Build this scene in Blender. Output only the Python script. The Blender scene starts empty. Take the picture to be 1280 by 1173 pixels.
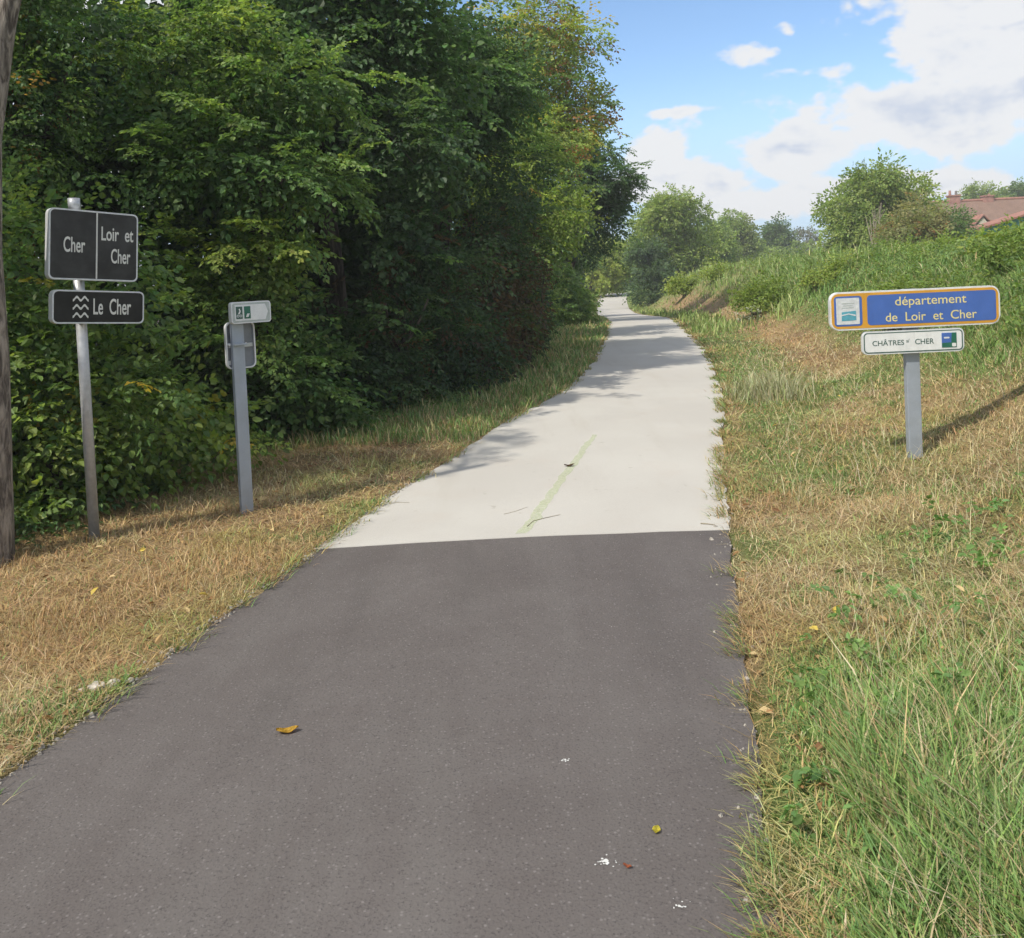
import bpy, bmesh, math
import numpy as np
from mathutils import Matrix, Vector

# ------------------------------------------------------------------ camera, sky, sun, exposure
sc = bpy.context.scene
COL = sc.collection
EYE = 1.6
PITCH, ROLL = math.radians(1.6), math.radians(-2.7)

cam_d = bpy.data.cameras.new('camera')
cam_d.sensor_fit = 'HORIZONTAL'
cam_d.sensor_width = 36.0
cam_d.lens = 36.0 * 1100 / 1280
cam_d.shift_y = -0.16425
cam_d.clip_end = 5000
cam_d.clip_start = 0.05
cam = bpy.data.objects.new('camera', cam_d)
COL.objects.link(cam)
cam.matrix_world = (Matrix.Translation((0, 0, EYE)) @ Matrix.Rotation(math.pi / 2 - PITCH, 4, 'X')
                    @ Matrix.Rotation(ROLL, 4, 'Z'))
sc.camera = cam

SUN_EL = math.radians(50)
SUN_H = Vector((-0.75, -0.66)).normalized()          # horizontal direction towards the sun
SUN_AZ = math.atan2(SUN_H.x, SUN_H.y)                # clockwise from +Y
SKY_STRENGTH = 0.13
EXPOSURE = 0.50

world = bpy.data.worlds.new('World')
sc.world = world
world.use_nodes = True
wn = world.node_tree
wn.nodes.clear()


def N(tree, typ, **kw):
    n = tree.nodes.new(typ)
    for k, v in kw.items():
        setattr(n, k, v)
    return n


def _in(tree, sock, v):
    if isinstance(v, bpy.types.NodeSocket):
        tree.links.new(v, sock)
    else:
        sock.default_value = v


def MA(tree, op, a, b=None, c=None, clamp=False):
    n = N(tree, 'ShaderNodeMath', operation=op, use_clamp=clamp)
    _in(tree, n.inputs[0], a)
    if b is not None:
        _in(tree, n.inputs[1], b)
    if c is not None:
        _in(tree, n.inputs[2], c)
    return n.outputs[0]


def SSTEP(tree, v, lo, hi, a=0.0, b=1.0):
    n = N(tree, 'ShaderNodeMapRange', interpolation_type='SMOOTHSTEP', clamp=True)
    _in(tree, n.inputs['Value'], v)
    for i, q in enumerate((lo, hi, a, b)):
        _in(tree, n.inputs[1 + i], q)
    return n.outputs[0]


def MIXC(tree, f, a, b, blend='MIX'):
    n = N(tree, 'ShaderNodeMix', data_type='RGBA', blend_type=blend)
    _in(tree, n.inputs['Factor'], f)
    for s, v in ((n.inputs[6], a), (n.inputs[7], b)):
        if isinstance(v, (tuple, list)) and len(v) == 3:
            v = (*v, 1)
        _in(tree, s, v)
    return n.outputs[2]


def NOISE(tree, vec, scale, detail=4, rough=0.5, dist=0.0, out=0):
    n = N(tree, 'ShaderNodeTexNoise')
    if vec is not None:
        tree.links.new(vec, n.inputs['Vector'])
    n.inputs['Scale'].default_value = scale
    n.inputs['Detail'].default_value = detail
    n.inputs['Roughness'].default_value = rough
    n.inputs['Distortion'].default_value = dist
    return n.outputs[out]


def build_world():
    t = wn
    sky = N(t, 'ShaderNodeTexSky', sky_type='NISHITA')
    sky.sun_disc = False
    sky.sun_elevation = SUN_EL
    sky.sun_rotation = SUN_AZ
    sky.altitude = 100
    sky.air_density = 1.0
    sky.dust_density = 0.3
    sky.ozone_density = 1.6
    tc = N(t, 'ShaderNodeTexCoord')
    sp = N(t, 'ShaderNodeSeparateXYZ')
    t.links.new(tc.outputs['Generated'], sp.inputs[0])
    x, y, z = sp.outputs
    az = MA(t, 'ARCTAN2', x, y)
    el = MA(t, 'ARCSINE', z)
    mp = N(t, 'ShaderNodeMapping')
    t.links.new(tc.outputs['Generated'], mp.inputs[0])
    mp.inputs['Scale'].default_value = (1, 1, 1.7)
    v = mp.outputs[0]
    n1 = NOISE(t, v, 7.0, 4, 0.55, 0.3)
    n2 = NOISE(t, v, 24.0, 3, 0.6)
    n0 = NOISE(t, v, 2.3, 2, 0.5)
    # cumulus heaps of the day: (azimuth, elevation, half width, half height, lift)
    blobs = [(.64, .240, .22, .080, 1.45), (.61, .35, .18, .11, 1.40), (.68, .150, .28, .042, 1.4), (.44, .150, .080, .040, 1.2),
             (.315, .118, .070, .036, 1.15), (.20, .090, .09, .028, 1.15), (.37, .070, .17, .020, 1.25), (.17, .126, .038, .028, 1.0),
             (.285, .225, .050, .018, .75), (.315, .243, .028, .020, .75), (.20, .172, .11, .012, .45)]
    f = None
    for (a, e, sa, se, lift) in blobs:
        da = MA(t, 'MULTIPLY', MA(t, 'SUBTRACT', az, a), 1 / sa)
        de = MA(t, 'MULTIPLY', MA(t, 'SUBTRACT', el, e), 1 / se)
        r = MA(t, 'SQRT', MA(t, 'ADD', MA(t, 'MULTIPLY', da, da), MA(t, 'MULTIPLY', de, de)))
        b = MA(t, 'SUBTRACT', lift, r)
        f = b if f is None else MA(t, 'SMOOTH_MAX', f, b, 0.25)
    d = MA(t, 'ADD', f, MA(t, 'MULTIPLY', MA(t, 'SUBTRACT', n1, 0.5), 3.0))
    d = MA(t, 'ADD', d, MA(t, 'MULTIPLY', MA(t, 'SUBTRACT', n2, 0.5), 1.5))
    # broken cumulus over the unseen rest of the sky, thickened for whiter fill light
    away = MA(t, 'MAXIMUM', SSTEP(t, MA(t, 'ABSOLUTE', MA(t, 'SUBTRACT', az, .3)), .42, .75), SSTEP(t, el, .40, .60))
    gen = MA(t, 'SUBTRACT', MA(t, 'MULTIPLY', MA(t, 'SUBTRACT', n0, 0.42), 5.0), MA(t, 'MULTIPLY', MA(t, 'SUBTRACT', 1.0, away), 4.0))
    gen = MA(t, 'ADD', gen, MA(t, 'MULTIPLY', MA(t, 'SUBTRACT', n1, 0.5), 1.6))
    d = MA(t, 'MAXIMUM', d, gen)
    cover = SSTEP(t, d, 0.05, 0.45)
    # thin veil low over the horizon
    veil = MA(t, 'MULTIPLY', SSTEP(t, el, 0.22, 0.05), 0.88)
    cover = MA(t, 'MULTIPLY', cover, 0.96)
    mp2 = N(t, 'ShaderNodeMapping')
    t.links.new(tc.outputs['Generated'], mp2.inputs[0])
    mp2.inputs['Scale'].default_value = (1, 1, 2.4)
    mp2.inputs['Location'].default_value = (3.1, 1.7, 0.4)
    n3 = NOISE(t, mp2.outputs[0], 8.5, 4, 0.55, 0.3)
    body = SSTEP(t, MA(t, 'ADD', n3, MA(t, 'MULTIPLY', MA(t, 'SUBTRACT', n2, .5), .22)), 0.455, 0.60)
    thick = SSTEP(t, d, 0.55, 1.3)
    grey = MA(t, 'MULTIPLY', body, thick)
    k = 1 / SKY_STRENGTH
    ccol = MIXC(t, grey, (0.625 * k, 0.63 * k, 0.64 * k), (0.43 * k, 0.475 * k, 0.565 * k))
    skyc = MIXC(t, 1.0, sky.outputs[0], (0.90, 0.975, 1.04), 'MULTIPLY')
    skyc = MIXC(t, veil, skyc, (0.40 * k, 0.54 * k, 0.70 * k))
    out = MIXC(t, cover, skyc, ccol)
    bg = N(t, 'ShaderNodeBackground')
    bg.inputs['Strength'].default_value = SKY_STRENGTH
    t.links.new(out, bg.inputs['Color'])
    o = N(t, 'ShaderNodeOutputWorld')
    t.links.new(bg.outputs[0], o.inputs[0])


build_world()
world.cycles.sampling_method = 'MANUAL'
world.cycles.sample_map_resolution = 512

sun_d = bpy.data.lights.new('sun', 'SUN')
sun_d.energy = 3.1
sun_d.angle = math.radians(1.0)
sun_d.color = (1.0, 0.94, 0.82)
sun = bpy.data.objects.new('sun', sun_d)
COL.objects.link(sun)
sun.location = (-30, -26, 45)
sv = Vector((SUN_H.x * math.cos(SUN_EL), SUN_H.y * math.cos(SUN_EL), math.sin(SUN_EL)))
sun.rotation_euler = sv.to_track_quat('Z', 'Y').to_euler()

sc.view_settings.view_transform = 'Standard'
sc.view_settings.look = 'None'
sc.view_settings.gamma = 1.0
sc.view_settings.use_curve_mapping = False
sc.view_settings.exposure = EXPOSURE
cy = sc.cycles
cy.use_adaptive_sampling = True
cy.adaptive_threshold = 0.025
cy.max_bounces = 4
cy.volume_bounces = 0
cy.use_light_tree = False
cy.diffuse_bounces = 3
cy.glossy_bounces = 2
cy.transmission_bounces = 4
cy.transparent_max_bounces = 4
cy.use_denoising = True
cy.caustics_reflective = False
cy.caustics_refractive = False
sc.render.use_persistent_data = False

# ------------------------------------------------------------------ helpers
RNG = np.random.default_rng(11)


def tag(o, label=None, cat=None, group=None, kind=None):
    for k, v in (('label', label), ('category', cat), ('group', group), ('kind', kind)):
        if v:
            o[k] = v
    return o


def link(name, mesh, mat=None, parent=None):
    o = bpy.data.objects.new(name, mesh)
    COL.objects.link(o)
    if mat is not None and mesh is not None and len(mesh.materials) == 0:
        mesh.materials.append(mat)
    if parent is not None:
        o.parent = parent
    return o


def empty(name, loc=(0, 0, 0), rz=0.0):
    o = bpy.data.objects.new(name, None)
    COL.objects.link(o)
    o.location = loc
    o.rotation_euler = (0, 0, rz)
    o.empty_display_size = 0.2
    return o


def np_mesh(name, verts, loops, totals, col=None, smooth=False):
    """mesh from arrays: verts (V,3), flat loop vertex indices, loops per face; col (V,3) a point colour"""
    me = bpy.data.meshes.new(name)
    verts = np.ascontiguousarray(verts, dtype=np.float32)
    loops = np.ascontiguousarray(loops, dtype=np.int32).ravel()
    totals = np.ascontiguousarray(totals, dtype=np.int32)
    starts = np.concatenate(([0], np.cumsum(totals)[:-1])).astype(np.int32)
    me.vertices.add(len(verts))
    me.vertices.foreach_set('co', verts.ravel())
    me.loops.add(len(loops))
    me.loops.foreach_set('vertex_index', loops)
    me.polygons.add(len(totals))
    me.polygons.foreach_set('loop_start', starts)
    me.polygons.foreach_set('loop_total', totals)
    me.polygons.foreach_set('use_smooth', np.full(len(totals), bool(smooth)))
    if col is not None:
        a = me.color_attributes.new('Col', 'FLOAT_COLOR', 'POINT')
        c4 = np.ones((len(verts), 4), dtype=np.float32)
        c4[:, :3] = col
        a.data.foreach_set('color', c4.ravel())
    me.update(calc_edges=True)
    return me


def smooth01(t):
    t = np.clip(t, 0, 1)
    return t * t * (3 - 2 * t)


def vnoise(x, y, scale, seed=0):
    """value noise 0..1"""
    x = np.asarray(x, float) / scale + 37.3 * seed
    y = np.asarray(y, float) / scale - 19.7 * seed
    xi, yi = np.floor(x), np.floor(y)
    fx, fy = smooth01(x - xi), smooth01(y - yi)

    def h(a, b):
        q = np.sin(a * 127.1 + b * 311.7 + seed * 74.7) * 43758.5453
        return q - np.floor(q)
    return (h(xi, yi) * (1 - fx) + h(xi + 1, yi) * fx) * (1 - fy) + (h(xi, yi + 1) * (1 - fx) + h(xi + 1, yi + 1) * fx) * fy


def fbm(x, y, scale, seed=0, octv=3):
    s = 0
    a = 1.0
    tot = 0
    for k in range(octv):
        s = s + a * vnoise(x, y, scale / 2 ** k, seed + k * 5)
        tot += a
        a *= 0.5
    return s / tot


def norm(v):
    return v / np.maximum(np.linalg.norm(v, axis=-1, keepdims=True), 1e-9)


# ------------------------------------------------------------------ materials
def new_mat(name):
    m = bpy.data.materials.new(name)
    m.use_nodes = True
    t = m.node_tree
    t.nodes.clear()
    out = N(t, 'ShaderNodeOutputMaterial')
    b = N(t, 'ShaderNodeBsdfPrincipled')
    t.links.new(b.outputs[0], out.inputs[0])
    return m, t, b, out


def plain(name, col, rough=0.6, metal=0.0, var=0.12, nscale=25.0, bump=0.0, spec=0.5):
    m, t, b, out = new_mat(name)
    tc = N(t, 'ShaderNodeTexCoord')
    n = NOISE(t, tc.outputs['Object'], nscale, 5, 0.6)
    lo = tuple(c * (1 - var) for c in col)
    hi = tuple(min(1, c * (1 + var)) for c in col)
    c = MIXC(t, SSTEP(t, n, 0.3, 0.7), lo, hi)
    mp = N(t, 'ShaderNodeMapping')
    t.links.new(tc.outputs['Object'], mp.inputs[0])
    mp.inputs['Scale'].default_value = (1, 1, .18)
    g = NOISE(t, mp.outputs[0], nscale * 1.3, 4, .6)
    c = MIXC(t, SSTEP(t, g, .5, .8, 0, .35), c, tuple(q * .55 + .015 for q in col))       # weather streaks
    t.links.new(c, b.inputs['Base Color'])
    rr = SSTEP(t, n, 0.25, 0.75, max(rough - 0.08, 0.02), min(rough + 0.08, 1))
    t.links.new(rr, b.inputs['Roughness'])
    b.inputs['Metallic'].default_value = metal
    b.inputs['Specular IOR Level'].default_value = spec
    if bump:
        bp = N(t, 'ShaderNodeBump')
        bp.inputs['Strength'].default_value = bump
        bp.inputs['Distance'].default_value = 0.01
        t.links.new(n, bp.inputs['Height'])
        t.links.new(bp.outputs[0], b.inputs['Normal'])
    return m


def leaf_mat(name, trans=0.35, rough=0.5, spec=0.35, gain=(1.25, 1.35, 0.7)):
    m, t, b, out = new_mat(name)
    at = N(t, 'ShaderNodeAttribute', attribute_name='Col')
    b.inputs['Roughness'].default_value = rough
    b.inputs['Specular IOR Level'].default_value = spec
    t.links.new(at.outputs['Color'], b.inputs['Base Color'])
    tr = N(t, 'ShaderNodeBsdfTranslucent')
    c2 = MIXC(t, 1.0, at.outputs['Color'], gain, 'MULTIPLY')
    t.links.new(c2, tr.inputs['Color'])
    mx = N(t, 'ShaderNodeMixShader')
    mx.inputs[0].default_value = trans
    t.links.new(b.outputs[0], mx.inputs[1])
    t.links.new(tr.outputs[0], mx.inputs[2])
    t.links.new(mx.outputs[0], out.inputs[0])
    return m


M_LEAF = leaf_mat('leaf', 0.46, 0.5, 0.35, (1.3, 1.35, 0.75))
M_GRASS = leaf_mat('grass_blade', 0.25, 0.6, 0.25, (1.1, 1.15, 0.8))
M_STRAW = leaf_mat('straw', 0.15, 0.7, 0.2, (1.1, 1.05, 0.8))


def bark_mat(name, a, b_, scale=9):
    m, t, b, out = new_mat(name)
    tc = N(t, 'ShaderNodeTexCoord')
    mp = N(t, 'ShaderNodeMapping')
    t.links.new(tc.outputs['Object'], mp.inputs[0])
    mp.inputs['Scale'].default_value = (1, 1, 0.22)
    n = NOISE(t, mp.outputs[0], scale, 8, 0.65, 0.6)
    c = MIXC(t, SSTEP(t, n, 0.35, 0.65), a, b_)
    t.links.new(c, b.inputs['Base Color'])
    b.inputs['Roughness'].default_value = 0.9
    b.inputs['Specular IOR Level'].default_value = 0.15
    bp = N(t, 'ShaderNodeBump')
    bp.inputs['Strength'].default_value = 0.9
    bp.inputs['Distance'].default_value = 0.03
    t.links.new(n, bp.inputs['Height'])
    t.links.new(bp.outputs[0], b.inputs['Normal'])
    return m


M_BARK = bark_mat('bark', (0.035, 0.028, 0.022), (0.14, 0.115, 0.09))
M_BARK_RED = bark_mat('bark_reddish', (0.085, 0.07, 0.06), (0.38, 0.33, 0.28), 26)
M_DEAD = bark_mat('dead_wood', (0.28, 0.24, 0.18), (0.42, 0.37, 0.28))


def ground_mat():
    m, t, b, out = new_mat('verge_soil')
    at = N(t, 'ShaderNodeAttribute', attribute_name='Col')
    g = N(t, 'ShaderNodeNewGeometry')
    n1 = NOISE(t, g.outputs['Position'], 9, 8, 0.7)
    n2 = NOISE(t, g.outputs['Position'], 55, 4, 0.7)
    f = MA(t, 'ADD', MA(t, 'MULTIPLY', n1, 1.1), MA(t, 'MULTIPLY', n2, 0.9))
    c = MIXC(t, 1.0, at.outputs['Color'], f, 'MULTIPLY')
    t.links.new(c, b.inputs['Base Color'])
    b.inputs['Roughness'].default_value = 0.95
    b.inputs['Specular IOR Level'].default_value = 0.1
    bp = N(t, 'ShaderNodeBump')
    bp.inputs['Strength'].default_value = 0.8
    bp.inputs['Distance'].default_value = 0.03
    t.links.new(f, bp.inputs['Height'])
    t.links.new(bp.outputs[0], b.inputs['Normal'])
    return m


def asphalt_mat():
    m, t, b, out = new_mat('asphalt')
    g = N(t, 'ShaderNodeNewGeometry')
    P = g.outputs['Position']
    big = NOISE(t, P, 0.9, 5, 0.6, 0.4)
    mid = NOISE(t, P, 7, 4, 0.6)
    vo = N(t, 'ShaderNodeTexVoronoi')
    t.links.new(P, vo.inputs['Vector'])
    vo.inputs['Scale'].default_value = 95
    fine = NOISE(t, P, 120, 3, 0.75)
    c = MIXC(t, SSTEP(t, big, 0.3, 0.7), (0.110, 0.096, 0.091), (0.135, 0.120, 0.114))
    c = MIXC(t, SSTEP(t, mid, 0.35, 0.75, 0, 0.35), c, (0.104, 0.088, 0.083))
    mpw = N(t, 'ShaderNodeMapping')
    t.links.new(P, mpw.inputs[0])
    mpw.inputs['Scale'].default_value = (2.6, .35, 1)
    mpw.inputs['Rotation'].default_value = (0, 0, .2)
    wear = NOISE(t, mpw.outputs[0], 1.0, 4, .6)
    c = MIXC(t, SSTEP(t, wear, .45, .75, 0, .55), c, (0.150, 0.138, 0.130))
    c = MIXC(t, SSTEP(t, wear, .48, .25, 0, .4), c, (0.078, 0.070, 0.066))
    sepc = N(t, 'ShaderNodeSeparateColor')
    t.links.new(vo.outputs['Color'], sepc.inputs[0])
    chip = MA(t, 'MULTIPLY', SSTEP(t, sepc.outputs[0], 0.80, 0.98), SSTEP(t, vo.outputs['Distance'], 0.55, 0.2))
    c = MIXC(t, MA(t, 'MULTIPLY', chip, 0.45), c, (0.27, 0.25, 0.24))
    dark = SSTEP(t, fine, 0.5, 0.72)
    c = MIXC(t, MA(t, 'MULTIPLY', dark, 0.75), c, (0.045, 0.040, 0.040))
    # stray pale grit
    vo2 = N(t, 'ShaderNodeTexVoronoi')
    t.links.new(P, vo2.inputs['Vector'])
    vo2.inputs['Scale'].default_value = 26
    s2 = N(t, 'ShaderNodeSeparateColor')
    t.links.new(vo2.outputs['Color'], s2.inputs[0])
    grit = MA(t, 'MULTIPLY', SSTEP(t, MA(t, 'ADD', s2.outputs[1], MA(t, 'MULTIPLY', MA(t, 'SUBTRACT', mid, .5), .25)), 0.975, 0.99), SSTEP(t, vo2.outputs['Distance'], 0.10, 0.05))
    c = MIXC(t, MA(t, 'MULTIPLY', grit, 0.8), c, (0.5, 0.48, 0.45))
    t.links.new(c, b.inputs['Base Color'])
    b.inputs['Roughness'].default_value = 0.82
    b.inputs['Specular IOR Level'].default_value = 0.3
    bp = N(t, 'ShaderNodeBump')
    bp.inputs['Strength'].default_value = 0.35
    bp.inputs['Distance'].default_value = 0.003
    t.links.new(MA(t, 'SUBTRACT', fine, vo.outputs['Distance']), bp.inputs['Height'])
    t.links.new(bp.outputs[0], b.inputs['Normal'])
    return m


def concrete_mat():
    m, t, b, out = new_mat('pale_concrete')
    g = N(t, 'ShaderNodeNewGeometry')
    P = g.outputs['Position']
    big = NOISE(t, P, 0.8, 5, 0.55, 0.3)
    fine = NOISE(t, P, 60, 5, 0.65)
    c = MIXC(t, SSTEP(t, big, 0.3, 0.7), (0.462, 0.438, 0.402), (0.505, 0.484, 0.445))
    warm = NOISE(t, P, 2.1, 4, 0.6)
    c = MIXC(t, SSTEP(t, warm, 0.52, 0.75, 0, 0.35), c, (0.470, 0.420, 0.370))
    c = MIXC(t, SSTEP(t, fine, 0.5, 0.75, 0, 0.25), c, (0.36, 0.34, 0.30))
    mpw = N(t, 'ShaderNodeMapping')
    t.links.new(P, mpw.inputs[0])
    mpw.inputs['Scale'].default_value = (3.2, .30, 1)
    mpw.inputs['Rotation'].default_value = (0, 0, .2)
    trk = NOISE(t, mpw.outputs[0], 1.0, 5, .65)
    c = MIXC(t, SSTEP(t, trk, .5, .8, 0, .45), c, (0.40, 0.365, 0.315))
    spot = NOISE(t, P, 13, 3, .6)
    c = MIXC(t, SSTEP(t, spot, .66, .76, 0, .5), c, (0.30, 0.27, 0.23))
    t.links.new(c, b.inputs['Base Color'])
    b.inputs['Roughness'].default_value = 0.9
    b.inputs['Specular IOR Level'].default_value = 0.2
    bp = N(t, 'ShaderNodeBump')
    bp.inputs['Strength'].default_value = 0.3
    bp.inputs['Distance'].default_value = 0.003
    t.links.new(fine, bp.inputs['Height'])
    t.links.new(bp.outputs[0], b.inputs['Normal'])
    return m


M_GROUND = ground_mat()
M_ASPHALT = asphalt_mat()
M_CONCRETE = concrete_mat()

# ------------------------------------------------------------------ terrain
_T = np.array([  # y, left edge, right edge, level
    (-14, -5.1, -2.9, 0), (0, -2.38, .12, 0), (2.9, -1.78, .75, 0), (5.3, -1.24, 1.25, 0), (6.4, -1.0, 1.47, 0), (7.9, -.57, 1.84, 0),
    (9.75, -.10, 2.3, 0), (11.2, .45, 2.6, 0), (13.75, 1.05, 3.12, 0), (16, 1.45, 3.54, 0), (19.6, 1.95, 4.05, 0), (24, 2.55, 4.62, 0),
    (28, 3.05, 5.12, -.02), (33, 3.5, 5.6, -.2), (38, 3.95, 6.05, -.42), (45, 4.5, 6.65, -.7), (52, 5.05, 7.2, -.92), (60, 5.75, 7.95, -1.0),
    (68, 6.6, 8.85, -.72), (75, 7.6, 9.8, -.45), (80, 8.5, 10.8, -.40), (84, 9.3, 11.6, -.38), (90, 10.5, 12.8, -.36), (1500, 10.5, 12.8, -.36)])
_gy = np.arange(-14, 200, 0.1)


def _dense(c):
    v = np.interp(_gy, _T[:, 0], _T[:, c])
    k = np.exp(-0.5 * (np.arange(-12, 13) / 5.0) ** 2)
    k /= k.sum()
    return np.convolve(np.pad(v, 12, mode='edge'), k, mode='valid')


_gl, _gr, _gp = _dense(1), _dense(2), _dense(3)


def pl(y): return np.interp(y, _gy, _gl)
def pr(y): return np.interp(y, _gy, _gr)
def ph(y): return np.interp(y, _gy, _gp)


def crest(x, y):
    return 1.5 - 1.3 * smooth01((y - 42) / 34) + 0.10 * (vnoise(x, y, 6, 3) - 0.5)


def ground_h(x, y):
    x = np.asarray(x, float)
    y = np.asarray(y, float)
    l, r, p = pl(y), pr(y), ph(y)
    dR, dL = x - r, l - x
    rough = (fbm(x, y, 0.7, 2) - 0.5) * 0.10 + (vnoise(x, y, 0.22, 9) - 0.5) * 0.03
    toe = 1.35 + 0.35 * (vnoise(x * 0 + 1, y, 3.5, 4) - 0.5) - 0.55 * smooth01((y - 22) / 15)
    s = smooth01((dR - toe) / 3.1)
    right = p + 0.05 * np.clip(dR, 0, 1.5) + s * (crest(x, y) - p) + rough * (0.35 + 0.65 * smooth01(dR / 0.8)) * np.where(s > .95, 1.5, 1)
    left = p + 0.015 + rough * (0.3 + 0.7 * smooth01(dL / 0.8)) + 0.10 * smooth01((dL - 2) / 3)
    mid = p - 0.04
    wl = smooth01((dL + 0.10) / 0.10)
    wr = smooth01((dR + 0.10) / 0.10)
    return mid * (1 - wl) * (1 - wr) + left * wl + right * wr


def gz(x, y):
    return float(ground_h(x, y))


def greenness(x, y):
    """0 straw, 1 lush"""
    x = np.asarray(x, float)
    y = np.asarray(y, float)
    dR, dL = x - pr(y), pl(y) - x
    n = fbm(x, y, 1.1, 21)
    n2 = fbm(x, y, 0.35, 31)
    near = smooth01((3.55 + 1.5 * (n - .5) + 0.25 * np.clip(dR - 0.8, -1, 2) - y) / 0.6)
    mid = 0.14 + 1.25 * smooth01((n2 * .5 + n * .5 - 0.38) / 0.25) * 0.60
    band = smooth01((y - 6.6 - 1.5 * (n - .5)) / 2) * smooth01((1.30 - dR + 1.0 * (n - .5)) / 0.4) * smooth01((dR - .10) / .15) * 0.75
    bank = smooth01((dR - 2.05 - 0.9 * (n - .5) + 0.5 * smooth01((y - 9) / 3)) / 0.6) * smooth01((y - 6.2 + (n - .5) * 2) / 1.0)
    top = smooth01((dR - 3.6) / 0.8)
    toe = smooth01((y - 11) / 2) * np.exp(-((dR - 1.75 - .3 * (n - .5)) / 0.55) ** 2)
    far = smooth01((y - 27) / 4)
    gR = np.maximum.reduce([near, mid * (1 - toe), band, bank * 0.95, top])
    hay = np.exp(-((dR - 1.95) / .7) ** 2) * smooth01((y - 4.6) / .8) * smooth01((9.0 - y) / 1.0)
    gR = gR * (1 - .75 * hay * smooth01((n2 - .3) / .3))
    gR = gR * (1 - toe * 0.85 * (1 - top)) * (1 - 0.25 * far)
    gL = 0.05 + 0.7 * smooth01((n2 * .6 + n * .4 - .48) / .2) * (0.25 + 0.6 * smooth01((0.7 - dL) / 0.5)) + 0.5 * smooth01((y - 8.5) / 3)
    return np.clip(np.where(dR > 0, gR, gL), 0, 1)


def ground_col(x, y):
    g = greenness(x, y)[..., None]
    straw = np.array((0.37, 0.26, 0.140))
    soil = np.array((0.25, 0.165, 0.095))
    green = np.array((0.13, 0.175, 0.055))
    n = fbm(x, y, 0.5, 44)[..., None]
    dry = straw * smooth01((n - .25) / .4) + soil * (1 - smooth01((n - .25) / .4))
    c = dry * (1 - g) + green * g
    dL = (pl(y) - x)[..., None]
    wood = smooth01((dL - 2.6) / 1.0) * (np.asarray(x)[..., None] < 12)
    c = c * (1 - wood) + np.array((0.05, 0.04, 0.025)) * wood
    far = smooth01((np.asarray(y)[..., None] - 40) / 30) * (np.asarray(x)[..., None] > 8)
    return c * (1 - far) + np.array((0.17, 0.22, 0.075)) * far


def build_ground():
    xs = np.unique(np.concatenate([-np.geomspace(7, 900, 26), np.arange(-7, 10.01, 0.14), np.arange(10, 30, 0.7), np.geomspace(30, 900, 22)]))
    ys = np.unique(np.concatenate([-np.geomspace(2, 400, 14), np.arange(-2, 30, 0.16), np.arange(30, 100, 0.7), np.geomspace(100, 1500, 24)]))
    X, Y = np.meshgrid(xs, ys)
    Z = ground_h(X, Y)
    v = np.stack([X, Y, Z], -1).reshape(-1, 3)
    nx, ny = len(xs), len(ys)
    i = (np.arange(ny - 1)[:, None] * nx + np.arange(nx - 1)[None]).ravel()
    q = np.stack([i, i + 1, i + 1 + nx, i + nx], -1)
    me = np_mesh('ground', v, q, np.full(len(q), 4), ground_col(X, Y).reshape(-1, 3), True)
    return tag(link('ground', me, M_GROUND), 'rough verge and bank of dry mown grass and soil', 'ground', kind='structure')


build_ground()


def build_path(name, y0, y1, mat, step, lift, seed, inset=0.0, ends=0.01):
    ys = np.arange(y0, y1 + 1e-6, step)
    us = np.linspace(0, 1, 13)
    vv = []
    for k, y in enumerate(ys):
        l = pl(y) + inset + 0.05 * (vnoise(y, 0, 0.35, seed) - .5) + 0.03 * (vnoise(y, 0, 0.09, seed + 1) - .5)
        r = pr(y) - inset + 0.05 * (vnoise(y, 0, 0.35, seed + 2) - .5) + 0.03 * (vnoise(y, 0, 0.09, seed + 3) - .5)
        x = l + (r - l) * us
        yy = np.full_like(x, y)
        if k == 0 or k == len(ys) - 1:
            yy = yy + ends * (vnoise(x, 0, 0.3, seed + 4) - .5)
        z = ph(y) + lift + 0.012 * np.sin(us * math.pi)
        z[0] = z[-1] = z[0] - 0.0
        vv.append(np.stack([x, yy, z], -1))
    vv = np.array(vv)
    ny, nx = vv.shape[:2]
    # skirt so that the slab has thickness
    sk = vv[:, [0, -1]].copy()
    sk[:, :, 2] -= 0.06
    fr = vv[[0, -1]].copy()
    fr[:, :, 2] -= 0.06
    v = vv.reshape(-1, 3)
    i = (np.arange(ny - 1)[:, None] * nx + np.arange(nx - 1)[None]).ravel()
    q = [np.stack([i, i + 1, i + 1 + nx, i + nx], -1)]
    b0 = len(v)
    a = np.arange(ny - 1)
    q.append(np.stack([a * nx, (a + 1) * nx, b0 + (a + 1) * 2, b0 + a * 2], -1))
    q.append(np.stack([(a + 1) * nx + nx - 1, a * nx + nx - 1, b0 + a * 2 + 1, b0 + (a + 1) * 2 + 1], -1))
    v = np.concatenate([v, sk.reshape(-1, 3)])
    b1 = len(v)
    a = np.arange(nx - 1)
    q.append(np.stack([a + 1, a, b1 + a, b1 + a + 1], -1))
    v = np.concatenate([v, fr.reshape(-1, 3)])
    q = np.concatenate(q)
    me = np_mesh(name, v, q, np.full(len(q), 4), None, False)
    return link(name, me, mat)


asphalt = tag(build_path('asphalt_path', -8, 5.33, M_ASPHALT, 0.0665, 0.010, 50), 'dark grey asphalt path in the foreground', 'path', kind='structure')
concrete = tag(build_path('concrete_path', 5.27, 80.0, M_CONCRETE, 0.12, 0.0125, 60, 0.0, 0.02), 'pale concrete path running away between trees and bank', 'path', kind='structure')


def path_z(x, y):
    u = (x - pl(y)) / (pr(y) - pl(y))
    return float(ph(y) + (0.010 if y < 5.268 else 0.0125) + 0.012 * math.sin(float(np.clip(u, 0, 1)) * math.pi))


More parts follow.
